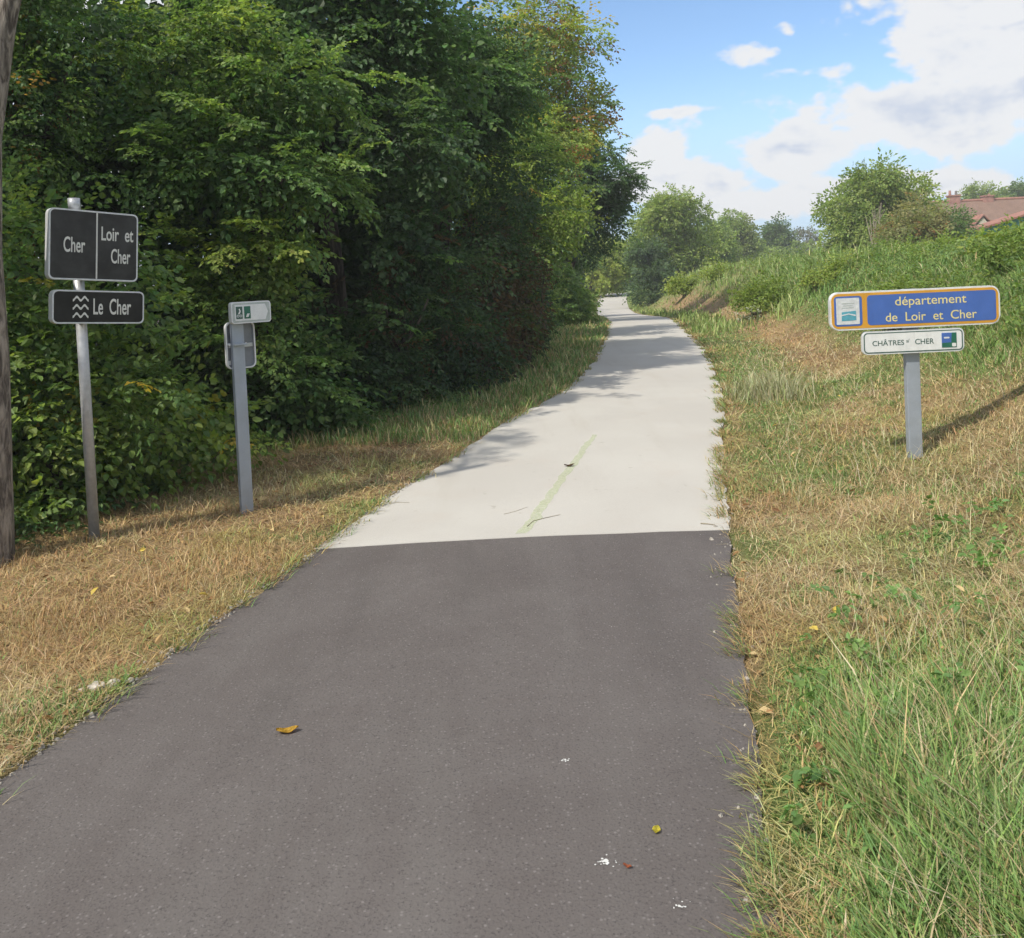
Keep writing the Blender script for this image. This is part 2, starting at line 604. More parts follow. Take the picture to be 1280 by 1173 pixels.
# ------------------------------------------------------------------ grass
def blades(base, h, w, lean, az, col, tipcol=None):
    """tapered bent blades: arrays; returns verts, loops, totals, col"""
    n = len(base)
    d = np.stack([np.cos(az), np.sin(az), np.zeros(n)], -1)
    s = np.stack([-np.sin(az), np.cos(az), np.zeros(n)], -1)
    up = np.array((0, 0, 1.0))
    hw = (w / 2)[:, None]
    tw = RNG.normal(0, .35, n)
    s = norm(s * np.cos(tw)[:, None] + d * np.sin(tw)[:, None])
    m = base + d * (lean * 0.38)[:, None] + up * (h * 0.62)[:, None]
    tip = base + d * lean[:, None] + up * h[:, None]
    v = np.stack([base - s * hw, base + s * hw, m + s * hw * .75, m - s * hw * .75, tip], 1)
    i = np.arange(n)[:, None] * 5
    loops = np.concatenate([i + np.array((0, 1, 2, 3)), i + np.array((3, 2, 4))], 1)
    tot = np.tile((4, 3), n)
    c = np.repeat(col[:, None], 5, 1)
    return v.reshape(-1, 3), loops.ravel(), tot, c.reshape(-1, 3)


def scatter(n, xr, yr, accept, power=0.0):
    """n random ground points in a box, kept with probability accept(x,y)"""
    out = []
    got = 0
    for _ in range(60):
        x = RNG.uniform(xr[0], xr[1], n)
        u = RNG.uniform(0, 1, n)
        if power:
            y = (yr[0] ** -power * (1 - u) + yr[1] ** -power * u) ** (-1 / power)
        else:
            y = yr[0] + (yr[1] - yr[0]) * u
        k = RNG.uniform(0, 1, n) < accept(x, y)
        out.append(np.stack([x[k], y[k]], -1))
        got += k.sum()
        if got >= n:
            break
    p = np.concatenate(out)[:n]
    return p[:, 0], p[:, 1]


def in_view(x, y, m=0.08):
    return (np.abs(x / np.maximum(y, .1)) < 0.585 + m + 0.25 / np.maximum(y, .3))


def off_path(x, y, over=0.0):
    return ((x - pr(y)) > -over) | ((pl(y) - x) > -over)


def patchy(c, x, y):
    """straw weathers in patches: reddish litter here, bleached or greenish there"""
    a = smooth01((fbm(x, y, .9, 71) - .40) / .22)[:, None]
    b = smooth01((fbm(x, y, .6, 83) - .50) / .18)[:, None]
    c = c * (1 - a) + c * np.array((.92, .82, .75)) * a
    return c * (1 - b) + c * np.array((.88, 1.02, .80)) * b


def pick(pal, n, jit=0.18):
    pal = np.array(pal)
    a = pal[RNG.integers(0, len(pal), n)]
    return np.clip(a * (1 + RNG.normal(0, jit, (n, 1))) * (1 + RNG.normal(0, jit * .3, (n, 3))), 0.004, .9)


P_STRAW = [(.52, .40, .215), (.59, .48, .275), (.45, .33, .17), (.40, .275, .145), (.64, .545, .35), (.48, .36, .18), (.45, .41, .19)]
P_GREEN = [(.19, .30, .085), (.24, .35, .10), (.155, .265, .075), (.30, .37, .135), (.20, .33, .115)]
P_PALE = [(.55, .46, .28), (.48, .42, .24), (.62, .54, .36)]


def build_grass():
    def hedge_free(x, y):
        dL = pl(y) - x
        lim = np.interp(y, [0, 7, 9.2, 10, 13, 20, 30], [3.6, 2.7, 2.4, 2.0, 1.9, 1.9, 1.5])
        return dL < lim

    # 1 straw lying on the mown verges
    def acc(x, y):
        return in_view(x, y) * off_path(x, y, 0.02) * hedge_free(x, y) * (1.02 - 0.75 * greenness(x, y)) * (x - pr(y) < 4.5)
    n = 62000
    x, y = scatter(n, (-7, 9), (1.7, 30), acc, 0.9)
    n = len(x)
    h = RNG.gamma(2.0, .010, n) + .004
    L = RNG.gamma(3.0, .028, n) + .025
    w = np.maximum(.0028, .0007 * y) * RNG.uniform(.7, 1.5, n)
    az = RNG.uniform(0, 2 * math.pi, n)
    edge = np.minimum(np.abs(x - pr(y)), np.abs(pl(y) - x)) < 0.06
    L = np.where(edge, L * .6, L)
    b = np.stack([x, y, ground_h(x, y) + RNG.uniform(0, .012, n)], -1)
    V = [blades(b, h, w, L, az, patchy(pick(P_STRAW, n), x, y))]
    # 2 short standing stubble
    n = 70000

    def acc2(x, y):
        return in_view(x, y) * off_path(x, y, 0.0) * hedge_free(x, y) * (1.0 - 0.7 * greenness(x, y)) * (x - pr(y) < 4.5)
    x, y = scatter(n, (-7, 9), (1.7, 30), acc2, 0.9)
    n = len(x)
    h = (RNG.gamma(3.5, .0085, n) + .008) * (.35 + 1.1 * smooth01((fbm(x, y, .5, 95) - .3) / .4))
    b = np.stack([x, y, ground_h(x, y) - .004], -1)
    V.append(blades(b, h, np.maximum(.0026, .0007 * y) * RNG.uniform(.7, 1.4, n), h * RNG.uniform(.2, 1.4, n), RNG.uniform(0, 6.283, n), patchy(pick(P_STRAW, n), x, y)))
    emit_blades('dry_grass', V, M_STRAW, 'dry mown straw-coloured grass covering both verges')

    # 3 green grass, tall in the foreground and on the bank
    def acc3(x, y):
        return in_view(x, y) * off_path(x, y, 0.0) * ((y > 6) | (np.abs(x - pr(y)) > .07)) * hedge_free(x, y) * (0.06 + 0.94 * greenness(x, y)) * (x - pr(y) < 4.8) * (pl(y) - x < 3)
    V = []
    n = 120000
    x, y = scatter(n, (-7, 10), (1.7, 30), acc3, 0.8)
    n = len(x)
    g = greenness(x, y)
    dR = x - pr(y)
    tall = smooth01((3.6 - y) / .8) * (dR > 0) * smooth01(dR / .3) * 0.9 + smooth01((dR - 2.2) / .8) * 1.7 + .12
    tall = tall * (0.6 + .8 * vnoise(x, y, .5, 77))
    tuss = smooth01((fbm(x, y, .30, 91) - .38) / .25)
    h = (0.022 + 0.060 * tall * g * (.40 + 1.0 * tuss)) * RNG.gamma(5, .2, n)
    h = h * np.where((dR > 0) & (dR < .3) & (y < 6), .35 + 2.0 * np.clip(dR, 0, .3), 1)
    w = np.maximum(.0056, .0011 * y) * RNG.uniform(.5, 1.6, n)
    lean = h * RNG.uniform(.25, 1.3, n)
    az = RNG.uniform(0, 6.283, n)
    fore = y < 4.2
    az = np.where(fore, RNG.normal(1.9, 1.5, n), az)       # blown over towards the path edge and the walker
    c = pick(P_GREEN, n)
    dry = RNG.uniform(0, 1, n) < (0.05 + .22 * smooth01((fbm(x, y, .5, 63) - .46) / .2) * (y < 8))
    c[dry] = pick(P_STRAW, dry.sum())
    b = np.stack([x, y, ground_h(x, y) - .006], -1)
    V.append(blades(b, h, w, lean, az, c))
    # tufts that creep over the path edges
    n = 17000
    y = 2.0 + 26 * RNG.uniform(0, 1, n) ** 1.7
    side = RNG.uniform(0, 1, n) < .62
    k = fbm(y, side * 5.0, .22, 55) > .50
    y, side = y[k], side[k]
    n = len(y)
    off = RNG.normal(.0, .045, n)
    x = np.where(side, pr(y) + off, pl(y) - off)
    h = RNG.gamma(3, .009, n) + .008
    az = np.where(side, math.pi, 0) + RNG.normal(0, .8, n)
    c = pick(P_GREEN, n)
    d_ = RNG.uniform(0, 1, n) < .6
    c[d_] = patchy(pick(P_STRAW, d_.sum()), x[d_], y[d_])
    zb = np.maximum(ground_h(x, y), np.where((x > pl(y)) & (x < pr(y)), ph(y) + .012, -9))
    V.append(blades(np.stack([x, y, zb], -1), h, np.maximum(.004, .001 * y), np.minimum(h * RNG.uniform(.8, 3.2, n), .085), az, c))
    # pale seed stalks
    n = 3800
    x, y = scatter(n, (-3, 8), (1.8, 16), lambda x, y: in_view(x, y) * ((x - pr(y)) > .35) * (x - pr(y) < 4) * (.25 + .75 * greenness(x, y)), 0.9)
    n = len(x)
    h = RNG.gamma(6, .020, n) + .03
    b = np.stack([x, y, ground_h(x, y)], -1)
    V.append(blades(b, h, np.maximum(.0026, .0006 * y), h * RNG.uniform(.4, 1.8, n), RNG.normal(2.4, 1.4, n), pick(P_PALE, n)))
    # a pale tussock by the path edge
    n = 900
    x = 2.95 + RNG.normal(0, .22, n)
    y = 10.4 + RNG.normal(0, .30, n)
    k = x - pr(y) > 0.05
    x, y = x[k], y[k]
    n = len(x)
    h = RNG.gamma(5, .035, n) + .04
    b = np.stack([x, y, ground_h(x, y)], -1)
    V.append(blades(b, h, np.full(n, .009), h * RNG.uniform(.2, 1.0, n), RNG.uniform(0, 6.28, n), pick([(.50, .47, .30), (.42, .42, .25), (.3, .33, .15)], n)))
    # distant bank and field: coarser tufts
    n = 42000

    def acc4(x, y):
        dR = x - pr(y)
        return in_view(x, y) * (dR > 0.1) * (dR < 26) * (.15 + .85 * greenness(x, y))
    x, y = scatter(n, (0, 40), (20, 75), acc4, 0.6)
    n = len(x)
    h = RNG.gamma(4, .05, n) * (.5 + .5 * greenness(x, y))
    b = np.stack([x, y, ground_h(x, y)], -1)
    c = pick([(.27, .36, .11), (.32, .40, .14), (.22, .32, .09), (.40, .42, .19)], n)
    V.append(blades(b, h, .0011 * y * RNG.uniform(.8, 1.6, n), h * RNG.uniform(.2, .8, n), RNG.uniform(0, 6.28, n), c))
    # left far verge
    n = 16000
    x, y = scatter(n, (-3, 5), (8.5, 40), lambda x, y: (pl(y) - x > 0) * hedge_free(x, y) * .9, 0.8)
    n = len(x)
    h = RNG.gamma(4, .018, n) + .015
    b = np.stack([x, y, ground_h(x, y)], -1)
    V.append(blades(b, h, .0010 * y * RNG.uniform(.8, 1.4, n), h * RNG.uniform(.2, 1.0, n), RNG.uniform(0, 6.28, n), pick(P_GREEN + P_STRAW[:2], n)))
    emit_blades('green_grass', V, M_GRASS, 'green grass growing through the verges and over the bank')


def emit_blades(name, V, mat, label):
    off = 0
    vs, ls, ts, cs = [], [], [], []
    for v, l, t, c in V:
        vs.append(v)
        ls.append(l + off)
        ts.append(t)
        cs.append(c)
        off += len(v)
    me = np_mesh(name, np.concatenate(vs), np.concatenate(ls), np.concatenate(ts), np.concatenate(cs))
    return tag(link(name, me, mat), label, 'grass', kind='stuff')


build_grass()


# ------------------------------------------------------------------ leaves, crowns, trees
def leaf_geo(base, d, nrm, ln, wd, fold=0.25, detail=True):
    """folded leaves; returns verts, loops, totals"""
    s = norm(np.cross(nrm, d))
    nrm = np.cross(d, s)
    L = ln[:, None]
    Wd = wd[:, None]
    f = fold
    if detail:
        pts = [base,
               base + d * L * .30 + s * Wd * .46 + nrm * Wd * f * .5,
               base + d * L * .68 + s * Wd * .38 + nrm * Wd * f * .3,
               base + d * L * 1.0 - nrm * L * .10,
               base + d * L * .68 - s * Wd * .38 + nrm * Wd * f * .3,
               base + d * L * .30 - s * Wd * .46 + nrm * Wd * f * .5]
        v = np.stack(pts, 1)
        i = np.arange(len(base))[:, None] * 6
        loops = np.concatenate([i + np.array((0, 5, 4, 3)), i + np.array((3, 2, 1, 0))], 1)
        return v.reshape(-1, 3), loops.ravel(), np.full(len(base) * 2, 4), 6
    pts = [base, base + d * L * .5 + s * Wd * .5, base + d * L - nrm * L * .08, base + d * L * .5 - s * Wd * .5]
    v = np.stack(pts, 1)
    i = np.arange(len(base))[:, None] * 4
    loops = i + np.array((0, 3, 2, 1))
    return v.reshape(-1, 3), loops.ravel(), np.full(len(base), 4), 4


def make_spray(rng, leaf=0.075, n=9, twig=0.42, sides=2, droop=0.25, width=0.62):
    """leaves of one flat spray in local space: base, dir, normal, length, width"""
    B, D, Nn, Ln = [], [], [], []

    def along(o, ang, L, n):
        ca, sa = math.cos(ang), math.sin(ang)
        for k in range(n):
            t = (k + .7) / n
            p = np.array((o[0] + ca * L * t, o[1] + sa * L * t, 0))
            side = 1 if k % 2 else -1
            a = ang + side * rng.uniform(.6, 1.15)
            B.append(p + rng.normal(0, .006, 3))
            D.append((math.cos(a), math.sin(a), rng.normal(-.18, .22)))
            Nn.append((rng.normal(0, .32), rng.normal(0, .32), 1))
            Ln.append(leaf * rng.uniform(.62, 1.15))
        B.append(np.array((o[0] + ca * L, o[1] + sa * L, 0)))
        D.append((ca, sa, -.2))
        Nn.append((rng.normal(0, .3), rng.normal(0, .3), 1))
        Ln.append(leaf * rng.uniform(.8, 1.15))
    along((0, 0), 0, twig, n)
    for k in range(sides):
        t = .22 + .5 * k / max(sides, 1)
        sg = 1 if k % 2 else -1
        along((twig * t, 0), sg * rng.uniform(.55, .95), twig * rng.uniform(.4, .62), max(3, int(n * .55)))
    B, D, Nn, Ln = np.array(B), norm(np.array(D)), norm(np.array(Nn)), np.array(Ln)
    B[:, 2] -= droop * (B[:, 0] / twig) ** 2 * twig
    D[:, 2] -= droop * .9 * np.clip(B[:, 0] / twig, 0, 1)
    return B, norm(D), Nn, Ln, Ln * width * rng.uniform(.85, 1.15, len(Ln))


# dark hollows in the face of the wood, where no branch reaches (x, y, z, half sizes)
HOLLOWS = [(-3.95, 9.7, 2.25, .50, 2.2, .95), (-4.1, 9.6, 1.1, .30, 1.8, .5), (-2.0, 10.9, 2.0, .42, 1.9, .80), (-2.55, 11.0, 3.0, .35, 1.8, .40),
           (-1.0, 13.4, 2.5, .45, 1.8, .55), (-1.6, 12.0, 1.1, .40, 1.4, .45)]


def crown_mesh(name, seed, clumps, n, leaf=0.075, pal=((.05, .10, .025),), accents=(), acc_p=0.0, twig=0.42, nl=9, sides=2, droop=.25,
               width=.62, detail=True, shell=(.72, 1.06), inner=.12, up=.6, face=None, jit=.20, minz=0.03, boughs=0, blen=.8, outw=.6, origin=(0, 0, 0)):
    """a crown of leaf sprays spread over and through the clumps; clumps (x, y, z, rx, ry, rz)"""
    rng = np.random.default_rng(seed)
    cl = np.array(clumps, float)
    area = (cl[:, 3] * cl[:, 4] + cl[:, 4] * cl[:, 5] + cl[:, 3] * cl[:, 5])
    ci = rng.choice(len(cl), n, p=area / area.sum())
    dirs = norm(rng.normal(0, 1, (n, 3)))
    if face is not None:       # fewer sprays on the side nobody can see
        back = (dirs[:, 1] > .35) & (rng.uniform(0, 1, n) < face)
        dirs[back, 1] *= -1
    rad = np.where(rng.uniform(0, 1, n) < inner, rng.uniform(.25, .75, n), rng.uniform(shell[0], shell[1], n))
    pos = cl[ci, :3] + dirs * cl[ci, 3:] * rad[:, None]
    pos += rng.normal(0, .05, (n, 3)) * cl[ci, 3:]
    X = norm(dirs * (1, 1, .55) + rng.normal(0, .42, (n, 3)) + (0, 0, -.12))
    Z = norm(np.array((0, 0, 1.0)) * up + dirs * outw + rng.normal(0, .30, (n, 3)))
    Y = norm(np.cross(Z, X))
    Z = np.cross(X, Y)
    csz = rng.uniform(.72, 1.35, len(cl))
    scl = rng.uniform(.78, 1.22, n) * csz[ci]
    if boughs:                 # arching leafy boughs that reach out of the crown
        m = 7
        cb = rng.choice(len(cl), boughs, p=area / area.sum())
        bd = norm(rng.normal(0, 1, (boughs, 3)) * (1, 1, .45))
        if face is not None:
            bd[:, 1] = np.where(rng.uniform(0, 1, boughs) < face, -np.abs(bd[:, 1]), bd[:, 1])
        bl = blen * rng.uniform(.6, 1.3, boughs)
        lat = norm(np.cross(bd, (0, 0, 1.0)))
        for k in range(m):
            t = (k + .5) / m
            p = cl[cb, :3] + bd * cl[cb, 3:] * .75 + bd * (bl * t)[:, None]
            p[:, 2] += bl * (.22 * t - .38 * t * t)
            xx = norm(bd + lat * (.75 if k % 2 else -.75) * (1 - .5 * t) + rng.normal(0, .15, (boughs, 3)))
            zz = norm(np.array((0, 0, 1.0)) + rng.normal(0, .22, (boughs, 3)))
            yy = norm(np.cross(zz, xx))
            X = np.concatenate([X, xx])
            Y = np.concatenate([Y, yy])
            Z = np.concatenate([Z, np.cross(xx, yy)])
            pos = np.concatenate([pos, p])
            scl = np.concatenate([scl, rng.uniform(.5, .8, boughs)])
            ci = np.concatenate([ci, cb])
        n = len(pos)
    isb = np.zeros(len(pos), bool)
    if boughs:
        isb[-boughs * 7:] = True
    keep = np.ones(len(pos), bool)
    wp = pos + np.array(origin)
    for hx, hy, hz, ax, ay, az_ in HOLLOWS:
        q = (wp - (hx, hy, hz)) / (ax, ay, az_)
        keep &= (q * q).sum(1) > 1
    X, Y, Z, pos, scl, ci, isb = X[keep], Y[keep], Z[keep], pos[keep], scl[keep], ci[keep], isb[keep]
    n = len(pos)
    tmpl = [make_spray(rng, leaf, nl, twig, sides, droop, width) for _ in range(8)]
    ti = rng.integers(0, 8, n)
    pal = np.array(pal)
    acc = np.array(accents) if len(accents) else None
    # neighbouring clumps differ in tone, sprays a little too
    ctone = rng.uniform(0, 1, len(cl))
    tone = np.clip(ctone[ci] + rng.normal(0, .22, n), 0, 1) * (len(pal) - 1)
    i0 = np.floor(tone).astype(int)
    i1 = np.minimum(i0 + 1, len(pal) - 1)
    fr = (tone - i0)[:, None]
    scol = pal[i0] * (1 - fr) + pal[i1] * fr
    if acc is not None:
        k = rng.uniform(0, 1, n) < acc_p
        scol[k] = acc[rng.integers(0, len(acc), k.sum())]
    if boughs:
        scol[isb] *= (1.45, 1.35, 1.2)  # bough leaves lightened: sunlit highlights put into their colour
    Bs, Ds, Ns, Ls, Ws, Cs = [], [], [], [], [], []
    for j in range(8):
        m = ti == j
        if not m.any():
            continue
        B, D, Nn, Ln, Wd = tmpl[j]
        R = np.stack([X[m], Y[m], Z[m]], -1)           # columns are the axes
        Bs.append((np.einsum('sij,lj->sli', R, B) * scl[m, None, None] + pos[m, None]).reshape(-1, 3))
        Ds.append(np.einsum('sij,lj->sli', R, D).reshape(-1, 3))
        Ns.append(np.einsum('sij,lj->sli', R, Nn).reshape(-1, 3))
        Ls.append((scl[m, None] ** .5 * Ln).reshape(-1))
        Ws.append((scl[m, None] ** .5 * Wd).reshape(-1))
        Cs.append(np.repeat(scol[m], len(B), 0))
    B, D, Nn, Ln, Wd, C = map(np.concatenate, (Bs, Ds, Ns, Ls, Ws, Cs))
    C = C * (1 + rng.normal(0, jit, (len(C), 1))) * (1 + rng.normal(0, .05, (len(C), 3)))
    k = B[:, 2] > minz
    B, D, Nn, Ln, Wd, C = B[k], D[k], Nn[k], Ln[k], Wd[k], C[k]
    D = norm(D)
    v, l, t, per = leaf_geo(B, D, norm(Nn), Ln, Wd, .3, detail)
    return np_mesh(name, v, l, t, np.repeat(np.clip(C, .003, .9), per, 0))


class Tubes:
    def __init__(self):
        self.v, self.f, self.off = [], [], 0

    def add(self, pts, rad, sides=7):
        pts = np.array(pts, float)
        k = len(pts)
        tan = np.gradient(pts, axis=0)
        tan = norm(tan)
        ref = np.array((0.31, 0.95, 0.05))
        a = norm(np.cross(tan, ref))
        b = np.cross(tan, a)
        th = np.linspace(0, 2 * math.pi, sides, endpoint=False)
        ring = pts[:, None] + (a[:, None] * np.cos(th)[None, :, None] + b[:, None] * np.sin(th)[None, :, None]) * np.array(rad)[:, None, None]
        self.v.append(ring.reshape(-1, 3))
        for i in range(k - 1):
            for j in range(sides):
                p, q = i * sides + j, i * sides + (j + 1) % sides
                self.f.append((self.off + p, self.off + q, self.off + q + sides, self.off + p + sides))
        self.off += k * sides

    def mesh(self, name):
        v = np.concatenate(self.v)
        f = np.array(self.f)
        return np_mesh(name, v, f, np.full(len(f), 4), None, True)


def auto_clumps(rng, c, r, k, size):
    """k clumps filling an ellipsoid; heavier towards its skin"""
    d = norm(rng.normal(0, 1, (k, 3)))
    rad = rng.uniform(.45, .92, (k, 1))
    p = np.array(c) + d * np.array(r) * rad
    s = rng.uniform(.65, 1.2, (k, 1)) * size
    sh = np.array((1.0, 1.0, .72)) * (1 + rng.normal(0, .12, (k, 3)))
    return np.concatenate([p, s * sh], 1)


def tree(name, label, cat, base, seed, clumps, n, trunk_r=.12, trunk_top=None, limbs=6, bark=None, group=None, lean=(0, 0), stems=1, part='crown', **kw):
    """clumps in world coordinates; returns the Empty"""
    rng = np.random.default_rng(seed + 1000)
    bx, by = base
    bz = gz(bx, by)
    o = empty(name, (bx, by, bz))
    tag(o, label, cat, group)
    cl = np.array(clumps, float)
    cl[:, 0] -= bx
    cl[:, 1] -= by
    cl[:, 2] -= bz
    top = trunk_top or float(np.percentile(cl[:, 2], 70))
    T = Tubes()
    for s in range(stems):
        ox, oy = (0, 0) if stems == 1 else rng.normal(0, .16, 2)
        lx, ly = (lean[0], lean[1]) if stems == 1 else rng.normal(0, .22 * top, 2)
        ts = np.linspace(0, 1, 7)
        pts = np.stack([ox + lx * ts ** 1.3 + .05 * np.sin(ts * 7 + s), oy + ly * ts ** 1.3 + .05 * np.cos(ts * 5 + s), -.12 + (top + .12) * ts], -1)
        rr = trunk_r / math.sqrt(stems)
        T.add(pts, rr * (1.25 - ts * .85) * np.where(ts == 0, 1.3, 1), 9)
        order = rng.permutation(len(cl))[:max(1, limbs // stems)]
        for i in order:
            t0 = rng.uniform(.3, .95)
            p0 = np.array([np.interp(t0, ts, pts[:, q]) for q in range(3)])
            p2 = cl[i, :3]
            mid = (p0 + p2) / 2 + np.array((0, 0, .12 * np.linalg.norm(p2 - p0))) + rng.normal(0, .06, 3)
            r0 = rr * .5 * (1.1 - t0 * .6)
            T.add([p0, (p0 + mid) / 2 + rng.normal(0, .03, 3), mid, p2], [r0, r0 * .75, r0 * .5, r0 * .18], 6)
            for _ in range(3):
                q = p2 + norm(rng.normal(0, 1, 3)) * cl[i, 3:] * .85
                T.add([mid, (mid + q) / 2 + rng.normal(0, .05, 3), q], [r0 * .35, r0 * .22, .004], 5)
    link('trunk' if cat == 'tree' else 'stem', T.mesh('trunk'), bark or M_BARK, o)
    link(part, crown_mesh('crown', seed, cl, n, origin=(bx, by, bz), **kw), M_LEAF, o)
    return o


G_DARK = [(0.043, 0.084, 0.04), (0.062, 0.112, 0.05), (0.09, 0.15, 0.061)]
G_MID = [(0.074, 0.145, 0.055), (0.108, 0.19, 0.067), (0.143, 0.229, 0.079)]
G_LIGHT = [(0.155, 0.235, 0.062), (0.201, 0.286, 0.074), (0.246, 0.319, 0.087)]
G_YEL = [(.21, .29, .055), (.26, .33, .065), (.32, .38, .085)]
YELLOW = [(.45, .36, .05), (.38, .30, .06), (.30, .28, .05)]
RUST = [(.30, .15, .05), (.24, .12, .045), (.35, .22, .07)]
BROWN = [(.10, .065, .035), (.14, .09, .045), (.07, .05, .03)]


def left_wall():
    r = np.random.default_rng(5)
    # the trunk cut by the picture's edge; its crown spreads overhead
    cl = auto_clumps(r, (-4.9, 5.2, 5.9), (1.3, 1.3, 1.0), 8, .65)
    tree('trunk_tree', 'tree whose bare brown trunk is cut by the picture edge beside the black signs', 'tree', (-3.27, 5.20), 31, cl, 330,
         trunk_r=.115, trunk_top=3.9, limbs=5, bark=M_BARK_RED, lean=(.50, .05), leaf=.08, pal=G_MID, nl=9)
    # low sunny shrub behind the black signs
    cl = [(-3.75, 6.35, .55, .60, .55, .60), (-3.35, 6.55, .95, .55, .5, .65), (-4.1, 6.5, 1.25, .65, .55, .7), (-3.5, 6.8, 1.7, .55, .5, .55),
          (-3.15, 7.05, .5, .5, .45, .5), (-4.3, 6.3, .5, .5, .5, .5), (-2.95, 7.5, .35, .45, .45, .35)]
    tree('leafy_shrub', 'bright yellow-green shrub with yellowing leaves behind the round pole of the black signs', 'shrub', (-3.6, 6.6), 41, cl, 900, boughs=20, blen=0.5,
         trunk_r=.05, limbs=6, stems=4, leaf=.062, nl=10, twig=.40, pal=G_MID[1:] + G_LIGHT + G_YEL[:1], accents=YELLOW, acc_p=.02, part='foliage', width=.7, face=.5)
    # thin hawthorn, sky shows through
    cl = list(auto_clumps(r, (-5.0, 8.6, 3.7), (1.5, .9, 2.2), 18, .62)) + [(-5.1, 8.4, 4.4, .7, .6, .6), (-4.4, 8.5, 4.7, .7, .6, .6), (-5.3, 8.3, 3.4, .6, .5, .6)] + [(-5.0, 8.2, 1.7, .6, .6, .8)]
    tree('hawthorn_tree', 'airy small-leaved tree behind the black signs, sky showing through its top', 'tree', (-4.9, 8.8), 51, cl, 1900, boughs=45, blen=0.7,
         trunk_r=.10, limbs=12, leaf=.052, pal=G_MID + G_LIGHT[:1], nl=10, twig=.36, face=.4, accents=RUST, acc_p=.012)
    # hazel with drooping light sprays
    cl = [(-3.0, 9.25, 3.35, .70, .5, .28), (-2.65, 9.1, 2.85, .70, .5, .30), (-2.95, 9.2, 1.85, .55, .45, .30), (-2.5, 9.2, 2.05, .40, .4, .25),
          (-2.8, 9.15, 1.25, .60, .5, .30), (-2.6, 9.3, .70, .45, .45, .35), (-3.25, 9.4, .50, .40, .45, .35), (-2.25, 9.6, .40, .35, .4, .35), (-3.3, 9.6, 4.2, .75, .6, .4),
          (-2.2, 9.4, 3.7, .50, .45, .30), (-1.95, 9.6, 2.55, .35, .4, .22)]
    tree('hazel_tree', 'hazel with drooping light green sprays right behind the small white arrow sign', 'tree', (-3.2, 9.9), 61, cl, 1000, boughs=60, blen=0.8,
         trunk_r=.11, limbs=10, stems=3, leaf=.072, pal=G_MID[1:] + G_LIGHT, nl=11, twig=.46, droop=.35, width=.74, face=.6, up=.9)
    # tall dark maple
    cl = list(auto_clumps(r, (-2.6, 12.2, 5.0), (1.8, 1.2, 2.4), 22, .66)) + [(-1.7, 11.2, 2.2, .6, .6, .6), (-2.3, 11.0, 1.6, .6, .5, .6), (-1.3, 11.6, 3.4, .7, .6, .6)]
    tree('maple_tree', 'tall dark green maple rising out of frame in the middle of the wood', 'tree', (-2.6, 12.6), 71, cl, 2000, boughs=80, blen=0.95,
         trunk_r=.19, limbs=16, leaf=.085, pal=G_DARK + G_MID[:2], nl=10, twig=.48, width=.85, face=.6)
    # dark shrub along the verge below it
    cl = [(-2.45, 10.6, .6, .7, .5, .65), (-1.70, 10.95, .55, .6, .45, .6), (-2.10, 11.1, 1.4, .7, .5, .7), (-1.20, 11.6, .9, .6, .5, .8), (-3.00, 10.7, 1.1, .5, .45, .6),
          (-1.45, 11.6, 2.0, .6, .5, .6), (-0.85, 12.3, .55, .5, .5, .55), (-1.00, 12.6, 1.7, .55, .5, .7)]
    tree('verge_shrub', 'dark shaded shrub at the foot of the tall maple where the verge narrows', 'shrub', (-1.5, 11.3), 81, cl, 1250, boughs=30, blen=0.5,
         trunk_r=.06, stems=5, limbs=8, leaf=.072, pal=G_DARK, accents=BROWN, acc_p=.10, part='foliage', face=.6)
    # second dark tree
    cl = list(auto_clumps(r, (-1.25, 15.8, 4.9), (1.4, 1.3, 2.2), 18, .66)) + [(-.3, 14.9, 2.6, .6, .6, .6), (.0, 15.4, 3.4, .55, .55, .5)]
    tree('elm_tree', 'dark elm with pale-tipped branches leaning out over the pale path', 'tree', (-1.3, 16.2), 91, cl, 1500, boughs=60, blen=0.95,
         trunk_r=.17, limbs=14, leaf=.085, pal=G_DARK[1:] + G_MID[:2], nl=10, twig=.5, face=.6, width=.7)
    # brownish thicket at its foot
    cl = [(-0.62, 13.9, .75, .55, .55, .8), (-0.32, 14.9, 1.0, .55, .6, 1.0), (-0.72, 14.5, 2.0, .5, .5, .7), (-0.02, 16.1, .8, .5, .6, .8), (0.08, 17.2, 1.5, .5, .6, .9), (-0.07, 16.4, 2.3, .45, .5, .6),
          (0.18, 18.4, .7, .45, .6, .7)]
    tree('brown_thicket', 'thicket flecked with withered brown leaves at the foot of the dark elm', 'shrub', (.2, 15.4), 101, cl, 1150,
         trunk_r=.05, stems=5, limbs=8, leaf=.075, pal=G_DARK + BROWN[:1], accents=BROWN, acc_p=.22, part='foliage', face=.5)
    # sunlit tree
    cl = list(auto_clumps(r, (.35, 21.5, 3.9), (1.35, 1.3, 1.9), 19, .62)) + [(1.15, 20.7, 3.0, .6, .6, .5), (.3, 21.2, 1.3, .5, .5, .7), (1.4, 21.6, 3.9, .5, .5, .45), (.1, 20.2, .6, .5, .6, .6)]
    tree('field_maple', 'sunlit lighter green tree beside the verge halfway down the wood', 'tree', (.5, 22), 111, cl, 1700, detail=False, boughs=40, blen=0.8,
         trunk_r=.15, limbs=12, leaf=.095, pal=G_MID[2:] + G_LIGHT + G_YEL[:2], nl=9, twig=.5, face=.5, accents=RUST, acc_p=.012)
    # tall tree with autumn tints
    cl = list(auto_clumps(r, (1.0, 27, 7.3), (1.9, 1.7, 3.3), 30, .80))
